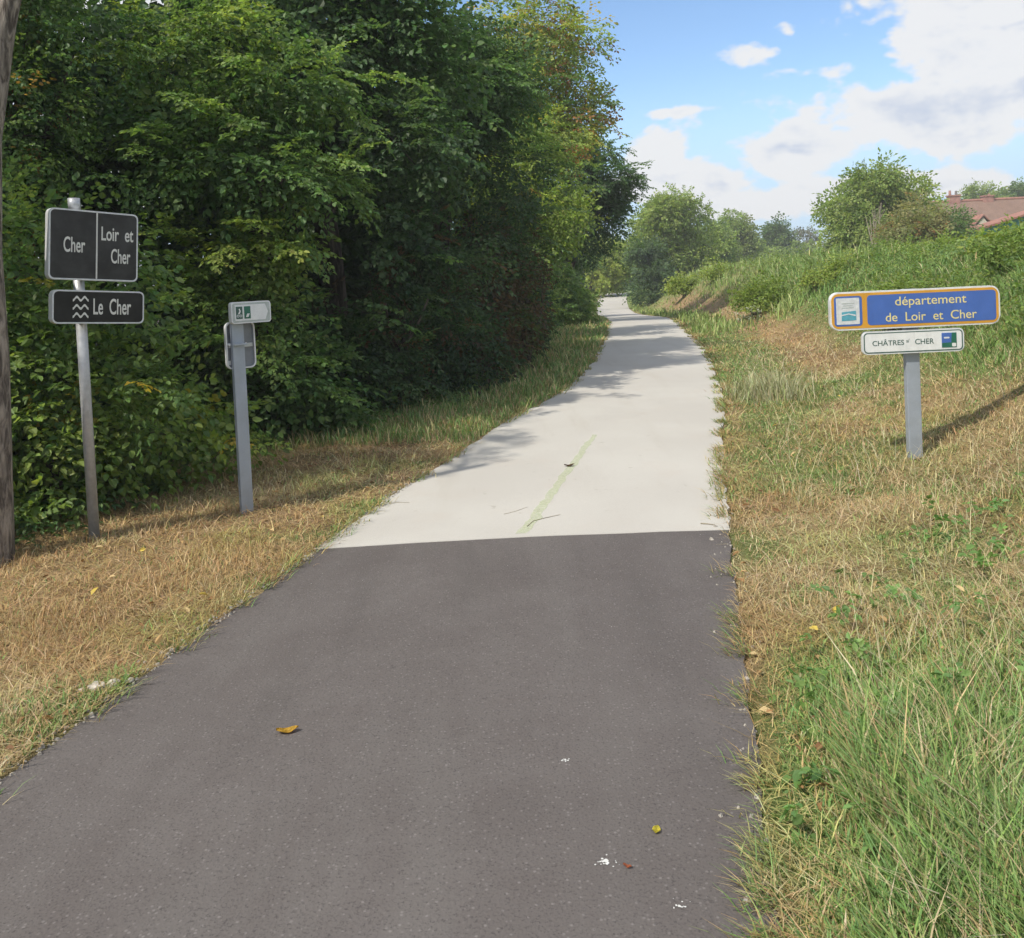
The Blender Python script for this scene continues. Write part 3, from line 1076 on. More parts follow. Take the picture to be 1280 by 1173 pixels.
    tree('tinted_tree', 'tallest tree against the blue sky, its crown touched with orange autumn leaves', 'tree', (.3, 27.2), 121, cl, 1900, detail=False, boughs=45, blen=1.0,
         trunk_r=.22, limbs=16, leaf=.115, pal=G_LIGHT[1:] + G_YEL, accents=RUST + YELLOW, acc_p=.22, nl=9, twig=.6, face=.4, inner=.1)
    # dark oak reaching over the path
    cl = list(auto_clumps(r, (2.6, 34, 4.7), (1.7, 1.6, 2.5), 18, .85)) + [(4.35, 33.5, 5.15, .5, .5, .28), (4.75, 33.6, 4.75, .42, .4, .3), (4.1, 33.6, 6.2, .35, .4, .3), (3.7, 33.8, 4.2, .8, .7, .6)]
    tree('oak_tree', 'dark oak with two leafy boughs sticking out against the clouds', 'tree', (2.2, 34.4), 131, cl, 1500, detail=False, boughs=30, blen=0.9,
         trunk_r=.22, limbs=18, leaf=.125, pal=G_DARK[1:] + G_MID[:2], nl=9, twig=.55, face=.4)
    # bush where the wood's verge ends
    cl = [(1.5, 27.0, .7, .55, .6, .7), (1.9, 27.6, .5, .45, .5, .5), (1.4, 27.4, 1.4, .5, .5, .5), (1.9, 29, .6, .4, .6, .6)]
    tree('verge_bush', 'rounded bright green bush at the end of the shaded verge close to the path', 'bush', (1.9, 27.5), 141, cl, 420,
         trunk_r=.05, stems=4, limbs=4, leaf=.11, pal=G_LIGHT[:2] + G_MID[1:], part='foliage', face=.4)
    # ash by the far bend, on the wood's side
    cl = list(auto_clumps(r, (2.6, 44, 3.0), (1.3, 1.8, 2.2), 14, .85))
    tree('bend_tree', 'mid green tree lining the dip of the path past the dark oak', 'tree', (2.3, 44.5), 151, cl, 900, detail=False,
         trunk_r=.16, limbs=10, leaf=.16, pal=G_MID, nl=8, twig=.6, face=.4)
    cl = list(auto_clumps(r, (8.3, 74, 2.3), (1.7, 1.5, 2.0), 16, .9))
    tree('golden_tree', 'small yellow-green tree hanging over the far end of the path', 'tree', (6.3, 73.6), 161, cl, 1300,
         trunk_r=.14, limbs=10, leaf=.22, pal=G_YEL + [(.40, .46, .11)], nl=7, twig=.7, detail=False, up=.3, outw=.9, lean=(1.2, 0))
    cl = list(auto_clumps(r, (9.5, 93, 2.2), (5.5, 2.0, 3.0), 26, 1.3)) + [(5 + k * 1.3, 90, .6, 1.1, .8, 1.0) for k in range(9)]
    tree('end_thicket', 'dark thicket closing the view where the pale path disappears', 'tree', (9.5, 93), 171, cl, 1500,
         trunk_r=.2, limbs=14, leaf=.26, pal=G_DARK[1:] + G_MID[:2], nl=8, twig=.9, detail=False, up=.3, outw=.9, minz=-.6)
    # dark mass of the wood's inside: nobody could count it
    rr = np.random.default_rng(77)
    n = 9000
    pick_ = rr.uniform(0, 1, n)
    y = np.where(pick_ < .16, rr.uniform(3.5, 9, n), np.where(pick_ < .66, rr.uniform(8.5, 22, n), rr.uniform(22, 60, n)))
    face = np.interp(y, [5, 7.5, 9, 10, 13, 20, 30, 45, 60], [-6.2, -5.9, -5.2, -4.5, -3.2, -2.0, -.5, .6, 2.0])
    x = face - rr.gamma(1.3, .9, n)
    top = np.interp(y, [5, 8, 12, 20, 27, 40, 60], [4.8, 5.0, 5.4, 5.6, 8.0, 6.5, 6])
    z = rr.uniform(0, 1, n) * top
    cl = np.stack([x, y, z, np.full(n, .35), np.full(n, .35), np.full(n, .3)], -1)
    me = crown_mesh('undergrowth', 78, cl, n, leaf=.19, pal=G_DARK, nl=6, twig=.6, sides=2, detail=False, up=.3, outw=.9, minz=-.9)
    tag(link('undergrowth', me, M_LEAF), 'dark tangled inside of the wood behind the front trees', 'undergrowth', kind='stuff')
    # low weeds at the wood's edge
    n = 1500
    y = np.concatenate([rr.uniform(5.5, 14, 950), rr.uniform(14, 34, 550)])
    fx = np.interp(y, [5.5, 7.5, 9, 9.7, 10.4, 13, 20, 30], [-3.3, -3.15, -2.75, -2.2, -1.5, -.5, .45, 1.9])
    x = fx - np.abs(rr.normal(0, .28, n)) + .12
    hz = np.abs(rr.normal(0, .12, n)) + .03
    cl = np.stack([x, y, ground_h(x, y) + hz, np.full(n, .12), np.full(n, .12), np.full(n, .08)], -1)
    me = crown_mesh('weeds', 79, cl, n, leaf=.065, pal=G_MID + G_LIGHT[:1], nl=5, twig=.22, sides=1, detail=True, minz=.0, up=1.0)
    tag(link('edge_weeds', me, M_LEAF), 'low leafy weeds and ivy along the foot of the wood', 'weeds', kind='stuff')


left_wall()


def right_side():
    r = np.random.default_rng(9)
    G_FAR = [(.22, .30, .085), (.275, .355, .10), (.33, .40, .12)]
    # trees beyond the bank
    cl = list(auto_clumps(r, (11.6, 63, 3.9), (2.7, 2.2, 3.3), 30, 1.1))
    tree('round_tree', 'big rounded green tree at the far bend, just beyond the bank bushes', 'tree', (11.5, 63.5), 201, cl, 2600,
         trunk_r=.22, limbs=10, leaf=.20, pal=G_FAR + G_YEL[:1], nl=8, twig=.75, detail=False, up=.3, outw=.9)
    cl = list(auto_clumps(r, (9.3, 60, 1.9), (1.0, 1.0, 2.0), 10, .7)) + [(9.3, 59.8, .1, 1.0, .9, .8), (9.9, 60, .5, .8, .8, .8)]
    tree('bluish_tree', 'dark bluish-green small tree hugging the big rounded tree at the bend', 'tree', (9.5, 60.5), 202, cl, 800,
         trunk_r=.10, limbs=6, leaf=.16, pal=[(.11, .17, .085), (.13, .20, .09), (.15, .23, .085)], nl=8, twig=.6, detail=False, up=.3, outw=.9)
    cl = list(auto_clumps(r, (16.3, 72, 3.1), (2.4, 1.6, 2.6), 16, .95))
    tree('bank_tree', 'medium green tree filling the gap beside the big rounded tree', 'tree', (15.8, 70.5), 203, cl, 1300,
         trunk_r=.16, limbs=8, leaf=.2, pal=G_FAR[:2] + G_MID[1:2], nl=8, twig=.75, detail=False, up=.3, outw=.9)
    cl = list(auto_clumps(r, (22.6, 90, 3.7), (2.5, 2.0, 3.2), 16, 1.1))
    tree('domed_tree', 'dome-shaped olive green tree in the distance above the bank', 'tree', (22.6, 90.5), 204, cl, 1500,
         trunk_r=.2, limbs=8, leaf=.26, pal=G_FAR[:2] + [(.20, .24, .085)], nl=8, twig=.9, detail=False, up=.3, outw=.9)
    cl = []
    for k in range(7):
        zz = 1.2 + k * .85
        cl += list(auto_clumps(r, (32, 105, zz), (2.5 * (1 - k / 8.5), 2.0 * (1 - k / 8.5), .4), 4, 1.0 * (1 - k / 11)))
    tree('pointed_tree', 'dark green tree with a blunt pointed top in the distance', 'tree', (32, 105.5), 205, cl, 1400,
         trunk_r=.2, limbs=8, leaf=.26, pal=[(.10, .165, .06), (.13, .20, .07)], nl=8, twig=.9, detail=False, up=.3, outw=.9)
    cl = list(auto_clumps(r, (36.6, 108, 3.3), (1.7, 1.5, 2.9), 10, 1.0))
    tree('grey_tree', 'thin greyish tree behind the purple-leaved one', 'tree', (36.4, 109), 206, cl, 330,
         trunk_r=.18, limbs=10, leaf=.25, pal=[(.16, .17, .12), (.20, .20, .15)], nl=8, twig=.9, detail=False, up=.3, outw=.9)
    cl = list(auto_clumps(r, (38.0, 100, 2.6), (2.0, 1.5, 1.9), 10, .95))
    tree('purple_tree', 'dark purple-leaved small tree in the distance', 'tree', (38.0, 100.5), 207, cl, 700,
         trunk_r=.14, limbs=6, leaf=.22, pal=[(.13, .085, .09), (.17, .10, .105)], nl=8, twig=.8, detail=False, up=.3, outw=.9)
    # hedge closing the field
    cl = []
    for k in range(26):
        xx = 13 + k * 1.6
        cl.append((xx, 96 + r.uniform(-2, 2) + (k % 3), 1.9 + r.uniform(-.3, .7), 1.5, 1.1, 1.6 + r.uniform(-.3, .7)))
    tree('field_hedge', 'long low hedge closing off the field below the distant trees', 'hedge', (34, 97), 208, cl, 2200,
         trunk_r=.08, stems=3, limbs=6, leaf=.24, pal=G_FAR[:2], nl=8, twig=.8, detail=False, up=.3, outw=.9, part='foliage')
    # walnut with bare stems
    cl = list(auto_clumps(r, (19.3, 46, 4.0), (2.5, 2.0, 2.2), 26, .72)) + [(17.4, 45.5, 3.0, .9, .8, .7), (16.9, 45.5, 2.2, .7, .8, .8), (21.2, 46, 4.8, .7, .7, .7)]
    tree('walnut_tree', 'tall airy light green tree on the field with clouds glinting through its top', 'tree', (19.3, 46.3), 209, cl, 1600,
         trunk_r=.18, limbs=18, leaf=.17, pal=G_FAR[1:] + G_LIGHT[1:2] + G_YEL[:1], nl=8, twig=.7, detail=False, up=.3, outw=.9, inner=.1)
    o = empty('dead_sapling', (17.9, 43, gz(17.9, 43)))
    tag(o, 'cluster of bare pale dead stems in front of the tall airy tree', 'dead tree')
    for k in range(9):
        T = Tubes()
        a = r.uniform(-.5, .5)
        hgt = r.uniform(1.6, 3.0)
        x0 = r.uniform(-.15, .15)
        p = [(x0, 0, -.1), (x0 + a * .25, .02, hgt * .35), (x0 + a * .55, r.uniform(-.1, .1), hgt * .7), (x0 + a * .8, r.uniform(-.1, .1), hgt)]
        T.add(p, [.035, .03, .022, .01], 6)
        T.add([p[2], (p[2][0] + r.uniform(-.4, .4), 0, p[2][2] + .5)], [.015, .006], 5)
        link('stem', T.mesh('stem'), M_DEAD, o)
    cl = list(auto_clumps(r, (17.0, 37, 2.35), (1.35, 1.1, 1.2), 12, .6))
    tree('olive_bush', 'tall brownish-olive bush in front of the red-tiled house', 'bush', (17.0, 37.4), 210, cl, 700,
         trunk_r=.07, stems=4, limbs=6, leaf=.12, pal=[(.27, .27, .11), (.32, .30, .135), (.22, .26, .09)], nl=8, twig=.5, detail=False, up=.3, outw=.9, part='foliage',
         accents=RUST, acc_p=.05)
    cl = list(auto_clumps(r, (18.9, 38, 2.6), (.8, .8, .9), 7, .5))
    tree('spreading_bush', 'darker green bush with flat spreading twigs between olive bush and shed', 'bush', (18.9, 38.3), 211, cl, 350,
         trunk_r=.06, stems=3, limbs=6, leaf=.11, pal=G_MID[1:] + G_LIGHT[:1], nl=8, twig=.5, detail=False, part='foliage', up=1.3)
    for k, (xx, zz, lab) in enumerate([(52.6, 7.4, 'pale green tree showing over the roof ridge, nearer the chimneys'),
                                       (56.5, 7.0, 'darker tree showing over the roof ridge at the picture edge')]):
        cl = list(auto_clumps(r, (xx, 97, zz), (2.0, 2.0, 1.7), 12, 1.0))
        tree('roof_tree', lab, 'tree', (xx, 97.5), 212 + k, cl, 500, trunk_r=.2, limbs=8, leaf=.26,
             pal=(G_FAR if k == 0 else G_FAR[:1] + G_MID[1:2]), nl=8, twig=.9, detail=False, up=.3, outw=.9)
    # bushes on the bank
    BB = [('bright bush low on the far bank near the vanishing path', 8.6, 43, 0, .75, .50, 9, 340, .12),
          ('small lone bush on the bare straw of the far bank', 8.9, 38, 0, .5, .45, 6, 190, .11),
          ('large bright bramble bush spilling down the bank, beside the whitish flowers', 6.7, 23.4, 0, .65, .50, 10, 430, .07),
          ('bramble bush higher on the bank between the big bramble and the blue sign', 7.3, 20.4, .98, .6, .20, 7, 300, .07),
          ('dense weedy clump on the bank just behind the blue sign', 5.6, 12.4, .85, .6, .28, 6, 380, .06),
          ('lime green bush on top of the bank by the picture edge', 7.95, 13.8, 1.50, .45, .22, 5, 300, .075),
          ('leafy bush on the bank crest below the green shed', 6.6, 11.6, 1.22, .6, .2, 6, 380, .055),
          ('broad bush on the bank crest in front of the olive bush', 10.2, 21.5, 1.40, 1.0, .14, 7, 330, .07),
          ('low bush on the bank crest below the tall airy tree', 10.8, 26.5, 1.38, 1.1, .13, 7, 300, .08)]
    for k, (lab, xx, yy, zz, rx, rz, kk, nn, lf) in enumerate(BB):
        g0 = gz(xx, yy)
        zc = zz if zz > g0 else g0 + rz * .55
        cl = list(auto_clumps(r, (xx, yy, zc), (rx, rx * .8, rz), kk, .20 + .10 * rx))
        cl = [(a, b, max(c, gz(a, b) + .1), d, e, f) for a, b, c, d, e, f in cl]
        pal = (G_LIGHT[2:] + G_YEL) if k in (0, 1, 2, 3, 5, 7, 8) else (G_LIGHT[1:] + G_YEL[:1])
        tree('bank_bush', lab, 'bush', (xx, yy), 230 + k, cl, nn, outw=.8, trunk_r=.03, stems=4, limbs=4, leaf=lf, pal=pal, nl=7, twig=lf * 4.2,
             detail=yy < 24, part='foliage', group='bushes on the bank')
    # rank weeds over the bank
    rr = np.random.default_rng(123)
    n = 5200
    x = rr.uniform(2, 16, n * 6)
    y = 7 + 30 * rr.uniform(0, 1, n * 6) ** 1.6
    dR = x - pr(y)
    pk = smooth01((dR - 2.5) / .9) * (dR < 7) * greenness(x, y) * in_view(x, y) * (.35 + .65 * smooth01((vnoise(x, y, 1.3, 8) - .3) / .3))
    k = rr.uniform(0, 1, n * 6) < pk
    x, y = x[k][:n], y[k][:n]
    n = len(x)
    hz = np.abs(rr.normal(.08, .11, n)) + .03
    cl = np.stack([x, y, ground_h(x, y) + hz, np.full(n, .10), np.full(n, .10), np.full(n, .07)], -1)
    me = crown_mesh('weeds', 124, cl, n, leaf=.055, pal=G_MID[2:] + G_LIGHT + G_YEL[:1], nl=5, twig=.22, sides=1, detail=False, minz=.2, up=.9)
    tag(link('bank_weeds', me, M_LEAF), 'rank green weeds covering the bank', 'weeds', kind='stuff')
    # broad-leaved weeds in the near verge
    n = 330
    x = rr.uniform(.4, 3.2, n * 40)
    y = rr.uniform(1.8, 5.2, n * 40)
    pk = smooth01((x - pr(y) - .05) / .1) * greenness(x, y) * (.15 + smooth01((vnoise(x, y, .38, 15) - .50) / .2))
    k = rr.uniform(0, 1, n * 40) < pk
    x, y = x[k][:n], y[k][:n]
    n = len(x)
    cl = np.stack([x, y, ground_h(x, y) + np.abs(rr.normal(.03, .04, n)) + .01 + .03 * smooth01((3.4 - y) / .6), np.full(n, .03), np.full(n, .03), np.full(n, .02)], -1)
    me = crown_mesh('weeds', 125, cl, n, leaf=.036, pal=[(.15, .27, .085), (.18, .31, .095), (.22, .35, .11)], nl=3, twig=.07, sides=1, detail=True, minz=.0, up=1.4, width=.6)
    tag(link('verge_weeds', me, M_LEAF), 'clover and broad-leaved weeds in the near grass', 'weeds', kind='stuff')
    # umbel flowers
    for k, (xx, yy, lab) in enumerate([(5.75, 21.6, 'spray of small whitish flowers at the foot of the big bramble')]):
        o = empty('wild_flowers', (xx, yy, gz(xx, yy)))
        tag(o, lab, 'flowers')
        T = Tubes()
        heads = []
        for q in range(26):
            a = r.uniform(0, 6.28)
            rad = r.uniform(.05, .45)
            tip = (rad * math.cos(a), rad * math.sin(a), r.uniform(.18, .5))
            T.add([(rad * .6 * math.cos(a), rad * .6 * math.sin(a), -.05), (tip[0] * .9, tip[1] * .9, tip[2] * .6), tip], [.006, .005, .004], 4)
            heads.append(tip)
        link('stem', T.mesh('stem'), M_STEM, o)
        H = np.array(heads)
        B = np.repeat(H, 10, 0) + r.normal(0, .022, (260, 3))
        d = norm(r.normal(0, 1, (260, 3)) * (1, 1, .3))
        v, l, t, per = leaf_geo(B, d, norm(r.normal(0, .3, (260, 3)) + (0, 0, 1)), np.full(260, .03), np.full(260, .025), .1, False)
        tag(link('flower_heads', np_mesh('flower_heads', v, l, t, np.full((len(v), 3), .6)), M_LEAF, o), kind='stuff')


M_STEM = plain('green_stem', (.10, .16, .05), .7)
right_side()


# ------------------------------------------------------------------ boxes, panels, lettering
def bm_obj(name, bm, mat, parent=None, smooth=False):
    me = bpy.data.meshes.new(name)
    bmesh.ops.recalc_face_normals(bm, faces=bm.faces)
    bm.to_mesh(me)
    bm.free()
    if smooth:
        for p in me.polygons:
            p.use_smooth = True
    return link(name, me, mat, parent)


def box(bm, c, s, m=None):
    r = bmesh.ops.create_cube(bm, size=1.0)
    M = Matrix.Translation(c) @ Matrix.Diagonal((*s, 1))
    if m is not None:
        M = m @ M
    bmesh.ops.transform(bm, matrix=M, verts=r['verts'])
    return r['verts']


def rrect(w, h, r, seg=6):
    pts = []
    for cx, cz, a0 in ((w / 2 - r, h / 2 - r, 0), (-w / 2 + r, h / 2 - r, 90), (-w / 2 + r, -h / 2 + r, 180), (w / 2 - r, -h / 2 + r, 270)):
        for k in range(seg + 1):
            a = math.radians(a0 + 90 * k / seg)
            pts.append((cx + r * math.cos(a), cz + r * math.sin(a)))
    return pts


def slab(name, outline, y0, y1, mat, parent, off=(0, 0), bevel=0.0):
    """outline in x,z; front at y0 (towards -y), back at y1"""
    bm = bmesh.new()
    f = [bm.verts.new((x + off[0], y0, z + off[1])) for x, z in outline]
    b = [bm.verts.new((x + off[0], y1, z + off[1])) for x, z in outline]
    bm.faces.new(f)
    bm.faces.new(b[::-1])
    n = len(f)
    for i in range(n):
        bm.faces.new((f[i], b[i], b[(i + 1) % n], f[(i + 1) % n]))
    if bevel:
        ed = [e for e in bm.edges if all(abs(v.co.y - y0) < 1e-6 for v in e.verts) or all(abs(v.co.y - y1) < 1e-6 for v in e.verts)]
        bmesh.ops.bevel(bm, geom=ed, offset=bevel, segments=2, affect='EDGES', profile=.5)
    return bm_obj(name, bm, mat, parent)


def frame_slab(name, outer, inner, y0, y1, mat, parent):
    """ring between two outlines of the same length"""
    bm = bmesh.new()
    n = len(outer)
    V = [[bm.verts.new((x, y, z)) for x, z in o] for o, y in ((outer, y0), (inner, y0), (inner, y1), (outer, y1))]
    for k in range(4):
        a, b = V[k], V[(k + 1) % 4]
        for i in range(n):
            bm.faces.new((a[i], a[(i + 1) % n], b[(i + 1) % n], b[i]))
    return bm_obj(name, bm, mat, parent)


def lettering(text, cx, cz, w, h, y, mat, parent, bold=0.0, name='lettering', shear=0.0):
    """flat raised lettering fitted to a box w x h centred on cx, cz in the x-z plane"""
    cu = bpy.data.curves.new('txt', 'FONT')
    cu.body = text
    cu.size = 1.0
    cu.offset = bold
    cu.extrude = 0.01
    cu.resolution_u = 4
    tmp = bpy.data.objects.new('txt', cu)
    COL.objects.link(tmp)
    dg = bpy.context.evaluated_depsgraph_get()
    me = bpy.data.meshes.new_from_object(tmp.evaluated_get(dg))
    bpy.data.objects.remove(tmp)
    bpy.data.curves.remove(cu)
    co = np.zeros(len(me.vertices) * 3, dtype=np.float32)
    me.vertices.foreach_get('co', co)
    co = co.reshape(-1, 3)
    mn, mx = co.min(0), co.max(0)
    out = np.zeros_like(co)
    out[:, 0] = cx + ((co[:, 0] - mn[0]) / (mx[0] - mn[0]) - .5) * w
    out[:, 2] = cz + ((co[:, 1] - mn[1]) / (mx[1] - mn[1]) - .5) * h
    out[:, 1] = y - (co[:, 2] - mn[2]) / (mx[2] - mn[2]) * .0012
    me.vertices.foreach_set('co', out.ravel())
    me.materials.clear()
    me.update()
    me.name = name
    return link(name, me, mat, parent)


M_GALV = plain('galvanised_steel', (.47, .48, .50), .45, .30, .10, 30)
M_ALU = plain('grey_aluminium', (.52, .54, .57), .40, .55, .06, 14)
M_BACK = plain('dull_grey_back', (.22, .235, .26), .5, .3, .15, 9)
M_ALU_POST = plain('bluish_grey_post', (.36, .40, .46), .45, .25, .06, 10)
M_EDGE = plain('white_edge', (.72, .73, .74), .40, .1, .06, 12)
M_BLACK = plain('black_sheet', (.036, .036, .036), .36, 0, .35, 7, 0, .28)
M_BLACK2 = plain('black_sheet_matt', (.020, .020, .019), .42, 0, .3, 7, 0, .25)
M_WHITE = plain('white_film', (.72, .73, .72), .45, 0, .05, 20)
M_LETTER = plain('white_lettering', (.66, .66, .62), .5, 0, .06, 30)
M_BLUE = plain('blue_film', (.060, .135, .42), .42, 0, .06, 8)
M_ORANGE = plain('orange_film', (.62, .31, .035), .42, 0, .06, 10)
M_CREAM = plain('cream_lettering', (.72, .62, .26), .5, 0, .05, 20)
M_GREENF = plain('green_film', (.02, .13, .085), .45, 0, .08, 15)
M_DKGREEN = plain('dark_green_film', (.05, .11, .09), .5, 0, .1, 30)
M_CYAN = plain('pale_blue_film', (.09, .33, .42), .5, 0, .12, 18)
M_STICKER = plain('pale_sticker', (.60, .62, .63), .5, 0, .1, 40)
M_GREYP = plain('grey_print', (.42, .46, .44), .5, 0, .1, 30)


def tube_part(name, r, h, mat, parent, sides=24, z0=0.0, loc=(0, 0), cap=True):
    bm = bmesh.new()
    bmesh.ops.create_cone(bm, cap_ends=cap, segments=sides, radius1=r, radius2=r, depth=h, matrix=Matrix.Translation((loc[0], loc[1], z0 + h / 2)))
    o = bm_obj(name, bm, mat, parent)
    for p in o.data.polygons:
        p.use_smooth = len(p.vertices) == 4
    return o


def panel_empty_part(name, parent, mesh_obj):
    mesh_obj.name = name
    mesh_obj.parent = parent
    return mesh_obj


def wave(width, amp, thick, n=4, steps=36):
    top, bot = [], []
    for i in range(steps + 1):
        u = i / steps
        x = (u - .5) * width
        z = -abs(math.sin(u * math.pi * 2.5 + .2)) * amp + amp / 2
        z = amp * .5 * math.cos(u * math.pi * 4 + math.pi) * (1 if n else 1)
        top.append((x, z + thick / 2))
        bot.append((x, z - thick / 2))
    return top + bot[::-1]


def black_signs():
    x, y = -2.77, 5.65
    g = gz(x, y)
    yaw = math.radians(47)
    o = empty('river_sign', (x, y, g))
    tag(o, 'pair of black signs reading Cher, Loir et Cher and Le Cher on a round pole', 'sign')
    tube_part('pole', .033, 2.17 - g, M_GALV, o, 28, -.05)
    tube_part('pole_cap', .0365, .075, M_GALV, o, 28, 2.155 - g)
    def at(z):
        e = Matrix.Rotation(yaw, 4, 'Z')
        e.translation = Vector((0, 0, z - g))
        return e
    # upper panel
    w, h, t = .555, .445, .058
    px = .075                                # the panel hangs off-centre on the pole
    def panel(z, w, h, px, mat_face):
        out = rrect(w, h, .032)
        p = slab('panel', out, -.095, -.095 + t, M_EDGE, o, (0, 0), .006)
        p.matrix_local = at(z) @ Matrix.Rotation(math.radians(4), 4, 'Y') @ Matrix.Translation((px, 0, 0))
        f = slab('face', rrect(w - .020, h - .020, .026), -.0965, -.0945, mat_face, p)
        return p, f
    p1, f1 = panel(1.925, w, h, px, M_BLACK)
    rim = frame_slab('rim', rrect(w - .002, h - .002, .031), rrect(w - .020, h - .020, .0262), -.0975, -.0945, M_STICKER, p1)
    slab('divider', [(-.0045, -h / 2 + .012), (.0045, -h / 2 + .012), (.0045, h / 2 - .012), (-.0045, h / 2 - .012)], -.0982, -.0962, M_LETTER, p1, (.012, 0))
    lettering('Cher', -.125, .000, .130, .098, -.0966, M_LETTER, p1, .012)
    lettering('Loir  et', .143, .082, .205, .090, -.0966, M_LETTER, p1, .012)
    lettering('Cher', .165, -.060, .125, .096, -.0966, M_LETTER, p1, .012)
    # lower panel
    w2, h2 = .575, .212
    p2, f2 = panel(1.532, w2, h2, px + .008, M_BLACK2)
    frame_slab('rim', rrect(w2 - .002, h2 - .002, .031), rrect(w2 - .018, h2 - .018, .0262), -.0975, -.0945, M_STICKER, p2)
    for k in range(3):
        slab('wave_mark', wave(.095, .022, .015), -.098, -.0962, M_LETTER, p2, (-.118, .052 - k * .052))
    lettering('Le  Cher', .080, .004, .240, .104, -.0966, M_LETTER, p2, .012)
    # clamps behind
    for z in (2.07, 1.78, 1.58, 1.48):
        c = slab('clamp', rrect(.12, .035, .008), -.045, .036, M_GALV, o)
        c.matrix_local = at(z)
    return o


def arrow_sign():
    x, y = -1.94, 6.17
    g = gz(x, y)
    yaw = math.radians(38)
    o = empty('arrow_sign', (x, y, g), yaw)
    tag(o, 'small white arrow sign and back of a second plate on a grey square post', 'sign')
    post = slab('post', rrect(.085, 1.52 - g, .004, 2), -.022, .022, M_ALU_POST, o, (0, (1.52 - g) / 2 - .03), .003)
    # arrow plate in front of the post
    w, h = .285, .150
    a = slab('arrow_plate', rrect(w, h, .018), -.080, -.026, M_EDGE, o, (.082, 0), .004)
    a.location = (0, 0, 1.435 - g)
    cx = .082
    slab('face', rrect(w - .016, h - .016, .014), -.0815, -.0795, M_GREYP, a, (cx, 0))
    arrow = [(-.118, -.055), (.100, -.055), (.120, 0), (.100, .055), (-.118, .055)]
    slab('white_arrow', arrow, -.0830, -.0812, M_WHITE, a, (cx, 0))
    slab('pictogram', rrect(.046, .086, .003, 2), -.0845, -.0828, M_DKGREEN, a, (cx - .088, 0))
    slab('pictogram', rrect(.046, .086, .003, 2), -.0845, -.0828, M_GREENF, a, (cx - .030, 0))
    # a pale cyclist mark on the first one
    for (dx, dz) in ((-.010, -.022), (.010, -.022)):
        ring = [(math.cos(q) * .009, math.sin(q) * .009) for q in np.linspace(0, 2 * math.pi, 16, endpoint=False)]
        ring2 = [(p * .62, q * .62) for p, q in ring]
        f = frame_slab('wheel_mark', [(p + cx - .088 + dx, q + dz) for p, q in ring], [(p + cx - .088 + dx, q + dz) for p, q in ring2], -.0856, -.0843, M_WHITE, a)
    slab('rider_mark', [(-.010, -.012), (.002, .008), (-.004, .022), (.004, .026), (.010, .006), (.002, -.014)], -.0856, -.0843, M_WHITE, a, (cx - .088, .004))
    slab('route_mark', [(-.014, -.034), (.004, -.034), (.014, -.010), (-.004, -.010)], -.0856, -.0843, M_WHITE, a, (cx - .028, .002))
    # plate facing the other way, behind the post
    w, h = .205, .325
    b = slab('rear_plate', rrect(w, h, .040), .032, .040, M_BACK, o)
    b.location = (.030, 0, 1.205 - g)
    frame_slab('rim', rrect(w + .006, h + .006, .042), rrect(w - .012, h - .012, .034), .012, .045, M_EDGE, b)
    for dz in (-.002, ):
        bm = bmesh.new()
        box(bm, (0, .026, dz), (w - .03, .012, .026))
        bm_obj('rail', bm, M_ALU, b)
    bm = bmesh.new()
    box(bm, (-.030, -.012, .010), (.100, .086, .012))
    bm_obj('clamp_band', bm, M_ALU_POST, b)
    for dx in (-.086, .030):
        bm = bmesh.new()
        bmesh.ops.create_cone(bm, cap_ends=True, segments=10, radius1=.009, radius2=.009, depth=.03, matrix=Matrix.Translation((dx, .012, .010)) @ Matrix.Rotation(math.pi / 2, 4, 'X'))
        bm_obj('bolt', bm, M_EDGE, b)
    bm = bmesh.new()
    box(bm, (-.082, .0305, -.120), (.018, .002, .030))
    bm_obj('sticker', bm, M_WHITE, b)
    return o


